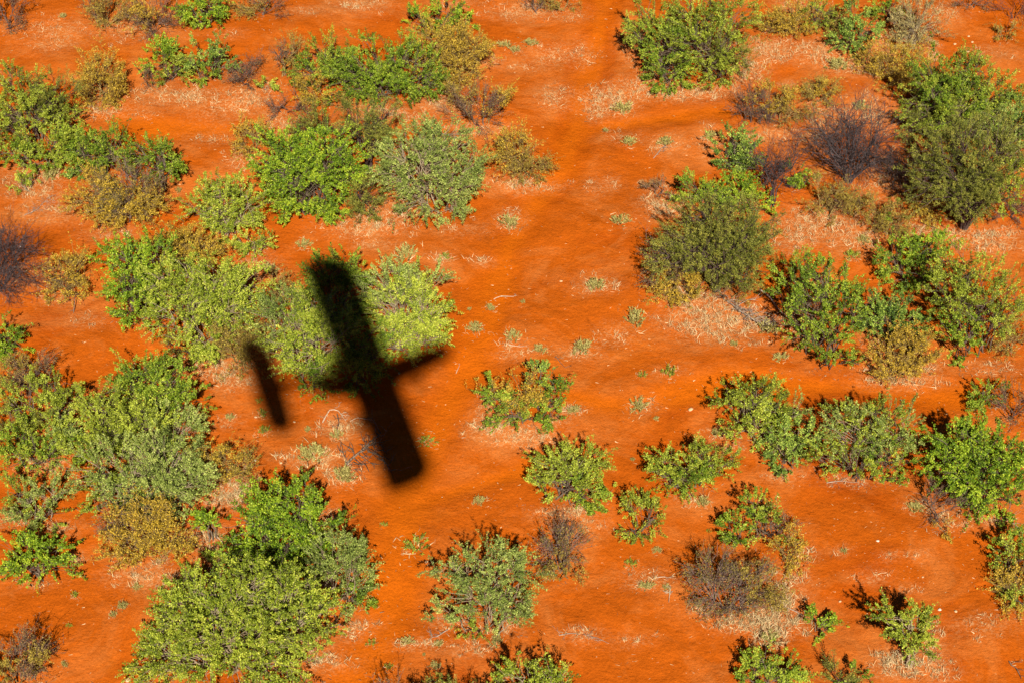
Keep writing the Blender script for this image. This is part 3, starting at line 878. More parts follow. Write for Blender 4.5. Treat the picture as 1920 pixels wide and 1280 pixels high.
shrub('gold', (1468, 240), [(1456, 180, 40, 20), (1480, 210, 26, 30, 'dryolive')], 'golden shrub wrapped around mauve brown twigs by the side trail', group=G2)
shrub('gold', (1534, 208), [(1534, 178, 26, 28, 'dryolive'), (1552, 168, 16, 18)], 'small brown gold shrub above the bare purple thorn bush', group=G2)
shrub('bare', (1592, 342), [(1560, 250, 52, 40), (1630, 248, 56, 42), (1595, 285, 70, 42), (1600, 215, 60, 30), (1650, 292, 40, 34)], 'large leafless purple brown thorn bush with a fan of bare branches', 'thorn_bush', 'thorn bush', G3, trunk=.25, dens=.85)
shrub('blue', (1378, 332), [(1366, 272, 30, 28), (1396, 284, 30, 28), (1378, 306, 34, 22)], 'bright bluish green bush throwing black shade on its trail side', group=G1)
shrub('bare', (1447, 386), [(1446, 308, 36, 36), (1484, 304, 28, 34), (1466, 332, 30, 22)], 'small dark brown leafless tree on a thin dark trunk', 'small_tree', 'small tree', G4, trunk=.8, dens=1.2)
shrub('vivid', (1496, 368), [(1494, 320, 15, 20), (1488, 352, 14, 14), (1508, 334, 12, 16)], 'slender bright green sapling beside the small dark leafless tree', 'sapling', 'sapling')
shrub('green', (1330, 412), [(1318, 360, 38, 28), (1345, 385, 40, 30)], 'dark green bush behind the grey feathery thorn tree', group=G1)
shrub('vivid', (1402, 398), [(1384, 352, 34, 22), (1412, 380, 30, 22)], 'lime green bush between the small dark tree and the grey feathery tree', group=G1, tint=.05)
shrub('dark', (1345, 545), [(1325, 415, 56, 42), (1392, 410, 56, 42), (1345, 455, 84, 48), (1405, 465, 50, 42), (1320, 495, 84, 38), (1275, 470, 48, 36), (1380, 515, 50, 28)], 'grey olive feathery thorn tree with a flat wide crown in the bush middle', 'thorn_tree', 'thorn tree', G4, trunk=.55, dens=1.1)
shrub('brown', (1288, 560), [(1250, 490, 38, 38), (1268, 528, 40, 36, 'gold'), (1232, 510, 24, 18)], 'brown gold shrub with dark twigs on the trail side of the feathery tree', group=G3, leaf=1.6)
shrub('dryolive', (1552, 415), [(1542, 366, 30, 26), (1566, 384, 26, 28)], 'olive brown dry shrub below the bare purple thorn bush', group=G2)
shrub('dryolive', (1656, 452), [(1648, 404, 30, 28), (1668, 420, 26, 28), (1676, 398, 14, 22, 'green')], 'olive shrub with bare grey stems below, beside the golden thicket', group=G2)
shrub('gold', (1742, 412), [(1728, 368, 28, 28), (1752, 388, 26, 26)], 'bright yellow gold shrub at the foot of the dark feathery tree', group=G2)
shrub('brown', (1900, 448), [(1896, 395, 28, 46), (1912, 350, 14, 26, 'dryolive')], 'dark brown twiggy shrub at the edge below the grey green bush', group=G3)
shrub('brown', (1242, 372), [(1240, 354, 30, 14)], 'low dark grey shrub set on a thick mat of straw by the trail', group=G3, leaf=3)

shrub('brown', (1580, 400), [(1585, 378, 26, 24), (1612, 392, 18, 16, 'dryolive')], 'low brown twiggy shrub in straw between two olive dry shrubs', group=G3, leaf=1.2)
shrub('brown', (1700, 345), [(1690, 318, 28, 26), (1668, 345, 18, 14)], 'dark twiggy shrub in shade between the purple thorn bush and dark feathery tree', group=G3, leaf=1.0)
shrub('dryolive', (1375, 560), [(1382, 548, 26, 18), (1352, 556, 18, 12, 'brown')], 'low dry shrub in straw under the grey feathery thorn tree', group=G2)
shrub('gold', (1640, 140), [(1632, 118, 20, 20)], 'small golden shrub in straw between the bluish loose bush and brown gold shrub', group=G2)

# --- right middle
shrub('green', (1555, 625), [(1500, 525, 42, 40), (1552, 530, 44, 36), (1530, 576, 50, 36), (1590, 572, 42, 38), (1548, 622, 46, 28), (1580, 664, 14, 22), (1550, 668, 14, 18), (1608, 680, 10, 24)], 'sprawling dark green bush with long hanging branches reaching over bare sand', group=G1, dens=.85)
shrub('blue', (1668, 636), [(1648, 580, 38, 34), (1690, 592, 34, 34), (1665, 612, 40, 24)], 'bluish green dense bush next to the sprawling dark green bush', group=G1, tint=-.1)
shrub('gold', (1692, 714), [(1666, 655, 36, 30), (1708, 660, 38, 34), (1688, 688, 40, 26)], 'dry golden shrub with brown twigs below the bluish dense bush', group=G2)
shrub('green', (1722, 535), [(1688, 478, 34, 28), (1740, 476, 40, 30, 'vivid'), (1695, 520, 30, 20), (1735, 510, 36, 28)], 'deep green bush with two arms reaching towards a bare red gap', group=G1)
shrub('olive', (1832, 625), [(1790, 498, 40, 36), (1838, 528, 50, 44), (1782, 556, 44, 34), (1888, 560, 36, 40), (1840, 588, 56, 34), (1800, 632, 36, 32, 'green'), (1800, 680, 8, 18, 'green')], 'large open green bush with pale bent branches at the photo edge', group=G1, dens=.85)
shrub('dryolive', (1890, 668), [(1890, 628, 34, 34)], 'golden olive twiggy shrub at the edge under the open green bush', group=G2)
shrub('grey', (1430, 835), [(1372, 752, 34, 26, 'olive'), (1420, 748, 44, 36, 'olive'), (1405, 790, 40, 36, 'lime'), (1452, 764, 34, 36, 'olive'), (1445, 806, 34, 30, 'lime'), (1490, 765, 24, 26)], 'mixed olive and yellow green bush at the outer end of a long thicket', group=G1, tint=-.05, dens=.9)
shrub('blue', (1478, 880), [(1478, 838, 36, 34), (1508, 816, 28, 30), (1470, 866, 24, 20)], 'soft bluish green bush in the middle of the long thicket', group=G1, tint=.05)
shrub('olive', (1625, 890), [(1570, 770, 28, 24), (1590, 812, 44, 38, 'grey'), (1645, 782, 46, 34), (1668, 812, 44, 42, 'grey'), (1612, 856, 56, 32), (1672, 858, 44, 32, 'green'), (1680, 900, 16, 16, 'green'), (1530, 862, 24, 34)], 'wide green bush with brown gaps at the inner end of the long thicket', group=G1, dens=.85)
shrub('green', (1852, 778), [(1850, 738, 25, 28), (1838, 762, 16, 16)], 'dark olive green shrub beside the mauve shrub at the photo edge', group=G1)
shrub('brown', (1898, 808), [(1898, 765, 30, 42)], 'mauve grey dry shrub at the edge above the big glossy green bush', group=G3, leaf=2.5)
shrub('vivid', (1852, 960), [(1800, 832, 52, 38), (1862, 836, 52, 38), (1905, 862, 30, 46), (1780, 872, 44, 34), (1840, 884, 60, 42), (1870, 930, 52, 36), (1824, 940, 34, 26)], 'big glossy green bush at the edge casting black ragged shade', group=G1, tint=-.04)
shrub('brown', (1768, 985), [(1762, 950, 32, 32), (1770, 992, 16, 13, 'gold')], 'grey brown stick shrub with a yellow foot beside the glossy green bush', group=G3, leaf=.6)

# --- middle
shrub('green', (985, 795), [(1020, 704, 26, 20, 'blue'), (934, 738, 24, 30), (1044, 738, 22, 30), (1030, 770, 26, 24), (975, 782, 44, 20), (985, 738, 28, 30, 'gold'), (958, 760, 24, 22, 'olive')], 'lone round bush with green rim and dead golden centre on open sand', group=G1)
shrub('gold', (912, 762), [(911, 744, 17, 18)], 'small straw yellow shrub against the lone round green bush', group=G2)
shrub('olive', (1080, 955), [(1040, 868, 40, 30), (1092, 866, 40, 32), (1058, 904, 60, 32), (1098, 926, 40, 30, 'green'), (1010, 896, 20, 18)], 'grey green bush on open sand with pale branches and a dark outline', group=G1, tint=.08)
shrub('green', (1142, 934), [(1140, 924, 13, 11)], 'tiny dark green sprig close beside the grey green open sand bush', 'sapling', 'sapling')
shrub('olive', (1192, 1008), [(1186, 946, 22, 26), (1214, 966, 32, 30), (1196, 990, 28, 20)], 'small olive bush with a leaning reddish stem on one side', group=G1, dens=.8)
shrub('olive', (1285, 925), [(1250, 880, 38, 32), (1300, 866, 44, 34), (1345, 868, 36, 26), (1290, 898, 54, 26, 'green')], 'wide low green bush with black shade along its far side', group=G1, tint=.03)
shrub('grey', (915, 1150), [(862, 1062, 48, 22), (930, 1060, 50, 36), (975, 1070, 26, 44), (910, 1100, 52, 36), (962, 1116, 40, 32), (865, 1144, 40, 18), (935, 1150, 50, 22), (890, 1182, 30, 12, 'olive')], 'spreading grey green bush with tiered flat branches on open sand', group=G1, tint=-.05)
shrub('dryolive', (1060, 1096), [(1050, 1012, 36, 28, 'brown'), (1048, 1040, 40, 34, 'drygrey'), (1064, 1066, 30, 24)], 'upright dark olive dry shrub beside the tiered grey green bush', group=G3)
shrub('dark', (790, 1370), [(738, 1330, 50, 40, 'brown'), (812, 1322, 56, 42), (880, 1326, 42, 40), (790, 1370, 100, 40)], 'dark thorny shrub cut by the bottom edge, black twig shade above it', group=G3)
shrub('lime', (990, 1320), [(930, 1294, 36, 28), (985, 1286, 46, 38), (1040, 1290, 38, 36), (985, 1335, 80, 40)], 'yellow green bush at the bottom edge behind a fringe of black shade', group=G1, dens=.8, tint=-.08)

# --- lower right
shrub('green', (1384, 1032), [(1380, 985, 24, 24), (1390, 1008, 20, 22)], 'small rounded green bush joined to a taller stick shrub', group=G1)
shrub('olive', (1438, 1030), [(1420, 955, 28, 32, 'green'), (1442, 985, 34, 30), (1475, 985, 24, 22, 'brown')], 'green shrub with a sheaf of bare brown stems leaning outward', group=G1, dens=.75)
shrub('dryolive', (1472, 1068), [(1476, 1030, 28, 30, 'gold')], 'golden olive shrub under the sheaf of bare brown stems', group=G2)
shrub('drygrey', (1385, 1152), [(1332, 1070, 46, 34), (1395, 1076, 44, 30, 'brown'), (1360, 1110, 62, 34), (1430, 1100, 34, 36, 'dryolive'), (1390, 1138, 40, 18)], 'large dry brownish olive shrub ringed by thick pale straw', group=G3, dens=1.1)
shrub('vivid', (1534, 1192), [(1530, 1166, 20, 20), (1546, 1178, 18, 13)], 'small isolated bright green shrub on open sand', 'sapling', 'sapling')
shrub('lime', (1704, 1248), [(1692, 1160, 32, 24), (1725, 1166, 26, 20), (1705, 1190, 34, 26), (1728, 1208, 24, 20)], 'small pale green tree with slim white trunk and black crown shade', 'small_tree', 'small tree', G4, trunk=.55, tint=-.06, dens=1.35)
shrub('green', (1440, 1300), [(1408, 1246, 30, 24), (1445, 1238, 34, 22), (1472, 1258, 32, 26), (1430, 1272, 46, 24)], 'bright green bush cut by the bottom edge, straw tuft behind it', group=G1, tint=.12)
shrub('dark', (1578, 1300), [(1574, 1268, 30, 24), (1595, 1276, 24, 20, 'green')], 'dark shrub barely showing at the bottom edge below the small tree', group=G3)
shrub('olive', (1908, 1152), [(1898, 1030, 30, 28, 'green'), (1908, 1070, 38, 36), (1905, 1110, 34, 34, 'gold'), (1912, 1136, 30, 22)], 'yellow green bush at the lower edge with long black shade', group=G1, tint=.06)

# --- lower left
shrub('brown', (35, 1300), [(28, 1225, 34, 30), (60, 1235, 34, 34), (30, 1262, 50, 26, 'dryolive')], 'mauve brown dry bush in the bottom corner of the photo', group=G3, leaf=2.0)
shrub('vivid', (66, 1092), [(50, 1032, 44, 28), (95, 1038, 30, 32), (66, 1062, 54, 26)], 'compact bright green bush alone on bare sand near the photo edge', group=G1)
shrub('lime', (435, 1265), [(345, 1112, 48, 36), (345, 1165, 72, 48), (430, 1120, 70, 44), (505, 1120, 60, 44), (420, 1180, 80, 52), (500, 1190, 76, 52), (330, 1215, 60, 44), (420, 1240, 90, 46), (545, 1160, 54, 46), (300, 1245, 40, 34), (520, 1250, 60, 36), (480, 1085, 56, 34), (560, 1105, 46, 34), (590, 1150, 36, 40)], 'huge yellow green bush filling the bottom, largest of all bushes', group=G1, tint=-.08)
shrub('vivid', (525, 1062), [(490, 960, 44, 36), (550, 950, 54, 40), (520, 1000, 76, 44), (585, 985, 36, 36), (565, 915, 20, 20, 'green'), (490, 1040, 60, 32), (570, 1040, 56, 34)], 'dark glossy green bush standing behind the huge yellow green bush', group=G1, tint=-.06)
shrub('grey', (650, 1145), [(620, 1042, 42, 34), (660, 1050, 36, 40), (640, 1096, 50, 42), (672, 1124, 30, 22, 'green')], 'grey green feathery bush beside the huge yellow green bush', group=G1, tint=-.06)
shrub('dryolive', (420, 1070), [(400, 1055, 26, 20, 'olive'), (440, 1050, 26, 14, 'brown')], 'small olive and brown shrub wedged behind the huge yellow green bush', group=G3)
shrub('vivid', (402, 1012), [(370, 985, 16, 16), (388, 980, 16, 16)], 'single small bright green tree with a pale leaning stem', 'small_tree', 'small tree', G4, trunk=.4)
shrub('green', (275, 790), [(262, 700, 42, 30), (318, 704, 44, 34), (285, 742, 62, 38), (345, 752, 32, 32), (225, 770, 40, 34, 'olive')], 'rounded fresh green bush with a black shaded far rim', group=G1, tint=.08)
shrub('olive', (225, 862), [(185, 765, 40, 40), (210, 810, 58, 46), (165, 830, 40, 34, 'green'), (340, 805, 44, 40, 'grey'), (275, 825, 56, 44), (230, 780, 50, 36)], 'broad olive green bush with pale upright stems below the rounded fresh bush', group=G1, tint=.08)
shrub('grey', (285, 960), [(225, 880, 66, 46), (305, 865, 70, 48), (260, 925, 80, 42), (350, 905, 46, 40), (200, 925, 40, 36, 'olive'), (320, 935, 50, 30)], 'grey green bush with silvery branches above a gold dry shrub', group=G1, tint=.04)
shrub('gold', (265, 1062), [(225, 975, 42, 30, 'brown'), (285, 972, 50, 34), (320, 1000, 44, 34), (250, 1012, 60, 36), (240, 1040, 46, 18)], 'large rounded brown and gold dry bush below the silvery branched bush', group=G2)
shrub('gold', (412, 912), [(392, 868, 34, 34), (430, 880, 38, 28, 'dryolive')], 'brown gold spiky dry shrub at the side of the silvery branched bush', group=G2)
shrub('brown', (62, 745), [(55, 688, 40, 28), (30, 705, 30, 26, 'dryolive'), (70, 720, 36, 22)], 'mauve brown twiggy shrub behind the grey olive thicket at the photo edge', group=G3, leaf=2.0)
shrub('olive', (75, 825), [(40, 755, 46, 34), (110, 728, 40, 26), (95, 778, 46, 34), (130, 760, 24, 34), (30, 798, 40, 30, 'dark')], 'grey olive bush with twiggy shade at the photo edge', group=G1, tint=.05)
shrub('green', (60, 882), [(30, 832, 40, 34), (85, 828, 42, 34, 'olive'), (60, 858, 50, 24), (115, 810, 28, 30, 'grey')], 'green bush spilling low below the grey olive bush by the photo edge', group=G1, tint=.08)
shrub('olive', (72, 992), [(40, 918, 38, 26), (92, 922, 36, 24, 'grey'), (60, 955, 50, 28, 'grey'), (95, 968, 26, 20)], 'dusty olive bush with open gaps above the compact bright green bush', group=G1, tint=-.08, dens=.85)
shrub('green', (12, 672), [(6, 622, 30, 26), (16, 648, 26, 26, 'vivid')], 'small dark green bush cut by the photo edge, alone on bare sand', group=G1)
shrub('gold', (116, 565), [(124, 520, 32, 32), (118, 542, 32, 22)], 'small golden upright shrub beside the bare thorn bush at the photo edge', group=G2)
shrub('bare', (5, 560), [(-14, 455, 50, 44), (2, 505, 56, 44), (-16, 540, 50, 30), (20, 470, 34, 32)], 'leafless dark purple thorn bush cut by the photo edge', 'thorn_bush', 'thorn bush', G3, dens=1.2)

# --- the thicket under the aeroplane's shadow
shrub('vivid', (245, 610), [(232, 488, 40, 32), (288, 482, 38, 30), (240, 530, 46, 40), (262, 578, 46, 34)], 'green bush at the outer end of the long lime thicket', group=G1)
shrub('lime', (372, 655), [(330, 530, 54, 42), (395, 520, 56, 40), (340, 580, 60, 42), (410, 570, 62, 44), (380, 625, 46, 40), (460, 540, 44, 40), (385, 660, 22, 20), (318, 642, 18, 18, 'dark')], 'long bright lime bush in the middle of the thicket', group=G1)
shrub('gold', (352, 510), [(322, 458, 40, 32), (380, 466, 42, 32), (345, 485, 50, 24)], 'brown gold dry bush standing behind the bright lime bush', group=G2)
shrub('dryolive', (450, 702), [(432, 622, 32, 32), (470, 632, 34, 34), (448, 662, 46, 34)], 'golden olive dry bush touched by the tip of the tailplane shadow', group=G2)
shrub('lime', (562, 720), [(530, 590, 44, 42, 'grey'), (588, 580, 44, 46), (560, 632, 52, 42), (610, 635, 46, 46), (590, 680, 42, 30, 'lime'), (590, 718, 32, 24, 'green')], 'feathery lime bush between the wing shadow and the tailplane shadow', group=G1, tint=-.08)
shrub('dryolive', (515, 585), [(512, 545, 24, 32)], 'narrow brown olive shrub squeezed between two lime bushes', group=G2)
shrub('green', (635, 590), [(605, 510, 38, 32), (652, 502, 40, 28), (630, 550, 56, 40)], 'deep green bush half hidden by the dark wing shadow', group=G1)
shrub('green', (672, 725), [(655, 620, 40, 44), (690, 655, 40, 42), (672, 700, 36, 30)], 'green bush lying wholly inside the dark aeroplane shadow', group=G1)
shrub('lime', (768, 665), [(735, 535, 50, 40, 'grey'), (782, 530, 42, 34, 'grey'), (760, 580, 62, 46), (802, 580, 34, 44), (745, 632, 50, 42), (795, 628, 38, 34)], 'large pale lime bush with feathery sprays beside the wing shadow', group=G1, tint=.06)


# ------------------------------------------------------------------ small tufts
def tuft_proto(seed, n, kind):
    rs = RS(seed)
    q = rs.normal(0, .42, (n, 2))
    P = np.concatenate([q * .5, np.zeros((n, 1))], 1)
    rad = np.linalg.norm(q, axis=1)
    # upright fleshy shoots
    up = norm(np.concatenate([q * .9, np.ones((n, 1))], 1) + rs.normal(0, .18, (n, 3)))
    h = (.75 * np.exp(-rad * .5) * rs.uniform(.6, 1.2, n))[:, None]
    T1 = P + up * h
    TP = curved(P, T1, 4, rs, .05)
    V, Q = tubes(TP, np.linspace(1, .45, 4)[None, :] * .024 * np.ones((n, 1)), 3)
    sh = mesh_np('shoots', V, Q, TUFT_M, np.repeat(np.clip(rs.normal(.25, .15, n), 0, 1), 12))
    nb = 13
    j = np.repeat(np.arange(n), nb)
    t = rs.uniform(.25, 1.0, len(j))[:, None]
    P0 = P[j] * (1 - t) + T1[j] * t
    d = norm(up[j] + rs.normal(0, .6, (len(j), 3)))
    V, F, tv = leaf_quads(P0, d, .17, .06, rs, rs.normal(.48, .17, n)[j] + rs.normal(0, .1, len(j)))
    V[:, 2] = np.maximum(V[:, 2], .01)
    lv = mesh_np('leaves', V, F, TUFT_M if kind == 0 else STY['olive']['leaf_m'], tv)
    m = 70
    q = rs.normal(0, .55, (m, 2))
    P = np.concatenate([q, np.zeros((m, 1))], 1)
    sk = blade_mesh('straw_skirt', P, .34, .035, rs, STRAW_M, lean=1.0, flat=.4)
    return sh, lv, sk


PROTO = [tuft_proto(40 + i, 34 + 6 * (i % 3), 0) for i in range(5)] + [tuft_proto(60 + i, 30, 1) for i in range(2)]


def tuft(i, px, py, rx, ry, label, skirt=1, k=None):
    """(px, py) middle, rx and ry half sizes in the photograph"""
    k = (i % 5) if k is None else k
    g = ground(px, py + ry * .55)
    m = metres_per_px(g)
    root = thing('grass_tuft', g, label, 'tuft', 'small grey green tufts on the open sand')
    r = RS(900 + i)
    s = rx * m * 1.25
    zs = max(.6, min(1.4, ry / rx / .8))
    root.rotation_euler = (0, 0, r.uniform(0, 6.28))
    root.scale = (s * r.uniform(.75, 1.2), s * r.uniform(.75, 1.2), s * zs * r.uniform(.7, 1.15))
    sh, lv, sk = PROTO[k]
    link('shoots', sh, root, kind='stuff')
    link('leaves', lv, root, kind='stuff')
    if skirt:
        link('straw_skirt', sk, root, kind='stuff')
    return root


TUFTS = [
    (1163, 408, 24, 16, 'grey green tuft on straw beside the trail, level with the grey feathery tree top'),
    (1120, 530, 26, 16, 'grey green tuft in a wide straw ring on the trail'),
    (1192, 592, 28, 17, 'oblong grey green tuft below the brown gold shrub beside the trail'),
    (1088, 645, 26, 20, 'bushy grey green tuft with straw, largest above the lone round bush'),
    (1012, 652, 14, 10, 'small straw coloured tuft just above the lone round bush'),
    (962, 626, 18, 13, 'low olive tuft above the thin stick near the plane nose shadow'),
    (893, 612, 17, 14, 'pale tuft between the pale lime bush and the trail tufts'),
    (920, 571, 11, 16, 'narrow grey tuft with a white stick lying behind it'),
    (981, 563, 6, 8, 'tiny green sprout alone behind the tuft with white stick'),
    (880, 578, 7, 5, 'tiny flat green sprout next to the pale lime bush'),
    (760, 472, 26, 20, 'bushy pale olive tuft standing behind the large pale lime bush'),
    (838, 478, 12, 10, 'small green tuft at the top of a white straw patch'),
    (838, 518, 9, 10, 'small pale tuft under the white straw patch'),
    (568, 455, 17, 12, 'faint olive tuft above the tip of the wing shadow'),
    (505, 500, 22, 18, 'straw coloured tuft between the lime sapling and the wing shadow tip'),
    (946, 82, 16, 10, 'grey olive tuft in the far trio beside the brown gold bush, outer one'),
    (968, 91, 10, 9, 'lowest and smallest tuft of the far trio of tufts'),
    (995, 77, 17, 10, 'widest pale tuft of the far trio, closest to the trail'),
    (1256, 692, 15, 13, 'spiky dark olive tuft alone on bare sand beside the trail'),
    (1204, 700, 12, 8, 'little straw yellow tuft beside the spiky dark olive tuft'),
    (1197, 755, 22, 14, 'thin straw tuft halfway between the lone round bush and long thicket'),
    (1230, 782, 8, 6, 'tiny olive tuft under the thin straw tuft'),
    (1075, 765, 15, 9, 'pale spiky tuft at the foot of the lone round bush'),
    (896, 932, 17, 18, 'loose yellowish tuft alone on sand below the wing tip shadow'),
    (780, 1018, 28, 15, 'wide olive green tuft alone beside the dark glossy bush'),
    (720, 981, 8, 7, 'tiny straw tuft on open sand near the dark glossy bush'),
    (586, 845, 30, 22, 'big grey green tuft among straw behind the fallen thorn branch'),
    (646, 885, 26, 22, 'grey green tuft at the base of the fallen thorn branch'),
    (497, 798, 14, 20, 'upright green tuft close to the end of the tailplane shadow'),
    (492, 772, 13, 9, 'small dark green tuft just behind the upright tuft at the tailplane shadow'),
    (487, 748, 8, 8, 'round dark sprout touching the side of the tailplane shadow'),
    (432, 778, 12, 9, 'grey green tuft on straws beside the rounded fresh green bush'),
    (577, 802, 8, 9, 'thin yellow sprout above the big grey green tuft'),
    (630, 812, 16, 12, 'pale tuft caught in a heap of dead sticks'),
    (800, 824, 18, 8, 'flat green tuft at the edge of the wing tip shadow'),
    (1183, 1053, 14, 10, 'spiky golden tuft alone on sand near the dark olive dry shrub'),
    (1234, 1028, 11, 9, 'faint brown tuft near the small olive bush with leaning stem'),
    (1212, 1092, 16, 14, 'brown stubby tuft beside a thin dead stick'),
    (1248, 1098, 12, 9, 'small brown tuft at the head of the crooked dead root'),
    (1318, 936, 15, 14, 'pale tuft under the wide low green bush'),
    (1186, 858, 7, 8, 'tiny tuft behind the wide low green bush'),
    (1465, 665, 17, 11, 'spiky olive tuft on bare sand beside the sprawling bush'),
    (1376, 641, 11, 9, 'round grey tuft on the straw near the leaning dead branches'),
    (1598, 474, 16, 14, 'pale green tuft beside the bare red gap above the sprawling bush'),
    (1620, 448, 14, 10, 'olive tuft under the olive shrub with bare grey stems'),
    (1756, 664, 9, 7, 'tiny olive tuft next to the dry golden shrub'),
    (1345, 806, 14, 12, 'straw tuft at the outer foot of the long thicket'),
    (1716, 947, 20, 11, 'grey yellow tuft at the outer side of the grey brown stick shrub'),
    (1328, 993, 7, 6, 'tiny dark tuft between the low green bush and stick shrub'),
    (1444, 1190, 28, 18, 'tall straw yellow tuft behind the bush cut by the bottom edge'),
    (1582, 1030, 10, 8, 'faint dry tuft in the clearing, beside white stones'),
    (140, 1112, 12, 9, 'dark green tuft below the compact bright green bush'),
    (230, 1132, 13, 10, 'grey green tuft beside the huge yellow green bush, higher of a pair'),
    (212, 1150, 9, 8, 'pale dry tuft, lower of a pair beside the huge yellow green bush'),
    (130, 1170, 8, 7, 'little green tuft above the bottom corner bush'),
    (121, 1242, 9, 9, 'spiky tuft next to the bottom corner bush'),
    (256, 1098, 12, 7, 'olive tuft in straw below the large brown and gold bush'),
    (102, 867, 13, 13, 'straw yellow tuft at the foot of the low spilling green bush'),
    (765, 1200, 18, 8, 'long low green tuft with straw below the tiered grey green bush'),
    (822, 1203, 12, 9, 'small yellowish tuft beside the tiered bush, outer end of tuft row'),
    (697, 1202, 11, 6, 'flat green tuft beside the huge yellow green bush corner'),
    (930, 1200, 18, 14, 'pale spiky tuft just under the tiered grey green bush'),
    (730, 1245, 12, 10, 'green tuft behind the bare dark thorn twigs at the bottom edge'),
    (818, 1245, 14, 9, 'olive tuft behind the bottom edge yellow green bush'),
    (795, 1225, 5, 5, 'tiny sprout in the middle of the bottom tuft row'),
    (955, 412, 20, 16, 'dry straw tuft with grey twigs beside the grey green round bush'),
    (1612, 195, 18, 10, 'grey tuft in straw behind the bare purple thorn bush'),
    (1570, 118, 24, 14, 'silvery tuft in straw below the loose bluish green bush'),
    (1335, 250, 14, 14, 'straw tuft behind the bright bluish green bush'),
    (1135, 68 + 175, 8, 6, 'small straw tuft at the mouth of the side trail'),
    (1168, 200, 22, 14, 'thick straw tuft at the corner of the two trails'),
    (1250, 262, 18, 14, 'thin straw tuft among dead stalks below the side trail'),
    (1180, 262, 16, 12, 'pale straw tuft below the side trail mouth'),
    (1532, 328, 14, 14, 'thin green tuft beside the foot of the bare purple thorn bush'),
    (1440, 610, 26, 20, 'olive golden tuft at the end of the leaning dead branches'),
    (335, 355, 9, 10, 'small grey tuft on sand by the tree with leaning trunk'),
    (98, 320, 20, 18, 'brown dry tuft on straw beside the hanging lime sprig'),
    (118, 28, 10, 8, 'tiny grey sprout on bare sand near the upper corner'),
    (1290, 838 + 150, 0, 0, ''),
]
i_ = 0
for px, py, rx, ry, lab in TUFTS:
    if rx:
        pale = 'straw' in lab.split(' tuft')[0] or 'dry' in lab or 'brown' in lab
        dk = 'dark' in lab or 'green tuft' in lab and 'grey green' not in lab
        tuft(i_, px, py, rx, ry, lab, skirt=0 if ('tiny' in lab or 'sprout' in lab) else 1, k=(5 + i_ % 2) if dk else None)
        i_ += 1


# ------------------------------------------------------------------ fallen leaves and stalks under the shrubs
rs = RS(77)
pl_ = []
for x0, y0, x1, y1 in FEET:
    w = (x1 - x0) / 2
    n = int(14 + w * 1.1)
    pl_.append(ground((x0 + x1) / 2 + rs.normal(0, .55, n) * w, y1 - 7 + rs.normal(0, 7, n)))
P = np.concatenate(pl_)
o = link('leaf_litter', blade_mesh('leaf_litter', P, .10, .018, rs, LITTER_M, lean=1.2, flat=.7, tsd=.3), kind='stuff')
o['label'] = 'grey brown leaf litter and broken stalks lying around the feet of the shrubs'
o['category'] = 'litter'


# ------------------------------------------------------------------ dead branches and sticks
def branch(pix, label, r=.03, twigs=0, tl=.5, mat=None, lift=.06, name='dead_branch', cat='dead branch', seed=0, spread=1.2):
    """pix: crooked path on the ground in photo pixels, thick end first"""
    rs = RS(700 + seed)
    P = ground(*np.array(pix, float).T)
    m = len(P)
    P = np.concatenate([P[:1]] + [np.stack([P[i] * .5 + P[i + 1] * .5 + rs.normal(0, .02, 3), P[i + 1]]) for i in range(m - 1)])
    P[:, 2] += r + lift * np.sin(np.linspace(0, 2.6, len(P)))
    root = thing(name, P[0] * np.array([1, 1, 0]) + np.array([0, 0, height(P[0, 0], P[0, 1])]), label, cat)
    B = np.array(root.location)
    V, Q = tubes(P[None], np.linspace(1, .3, len(P))[None] * r, 6)
    link('limb', mesh_np('limb', V - B, Q, mat or DEAD_M, smooth=True), root)
    if twigs:
        k = rs.randint(1, len(P), twigs)
        f = rs.rand(twigs)[:, None]
        A = P[k - 1] * (1 - f) + P[k] * f
        ax = norm((P[-1] - P[0])[None])[0]
        d = norm(ax * .7 + rs.normal(0, spread, (twigs, 3)) * np.array([1, 1, .3]) + np.array([0, 0, .12]))
        E = A + d * tl * rs.uniform(.4, 1.1, (twigs, 1))
        E[:, 2] = np.maximum(E[:, 2], height(E[:, 0], E[:, 1]) + .02)
        TP = curved(A, E, 5, rs, .09)
        V, Q = tubes(TP, np.linspace(1, .35, 5)[None] * r * .42 * np.ones((twigs, 1)), 4)
        n2 = twigs * 4
        j = rs.randint(0, twigs, n2)
        U0 = TP[j, rs.randint(1, 5, n2)]
        U1 = U0 + norm(d[j] + rs.normal(0, .9, (n2, 3)) * np.array([1, 1, .4])) * tl * rs.uniform(.2, .5, (n2, 1))
        U1[:, 2] = np.maximum(U1[:, 2], height(U1[:, 0], U1[:, 1]) + .015)
        V2, Q2 = tubes(curved(U0, U1, 3, rs, .1), np.linspace(1, .5, 3)[None] * r * .26 * np.ones((n2, 1)), 3)
        link('twigs', mesh_np('twigs', np.concatenate([V, V2]) - B, np.concatenate([Q, Q2 + len(V)]), mat or DEAD_M), root, kind='stuff')
    return root


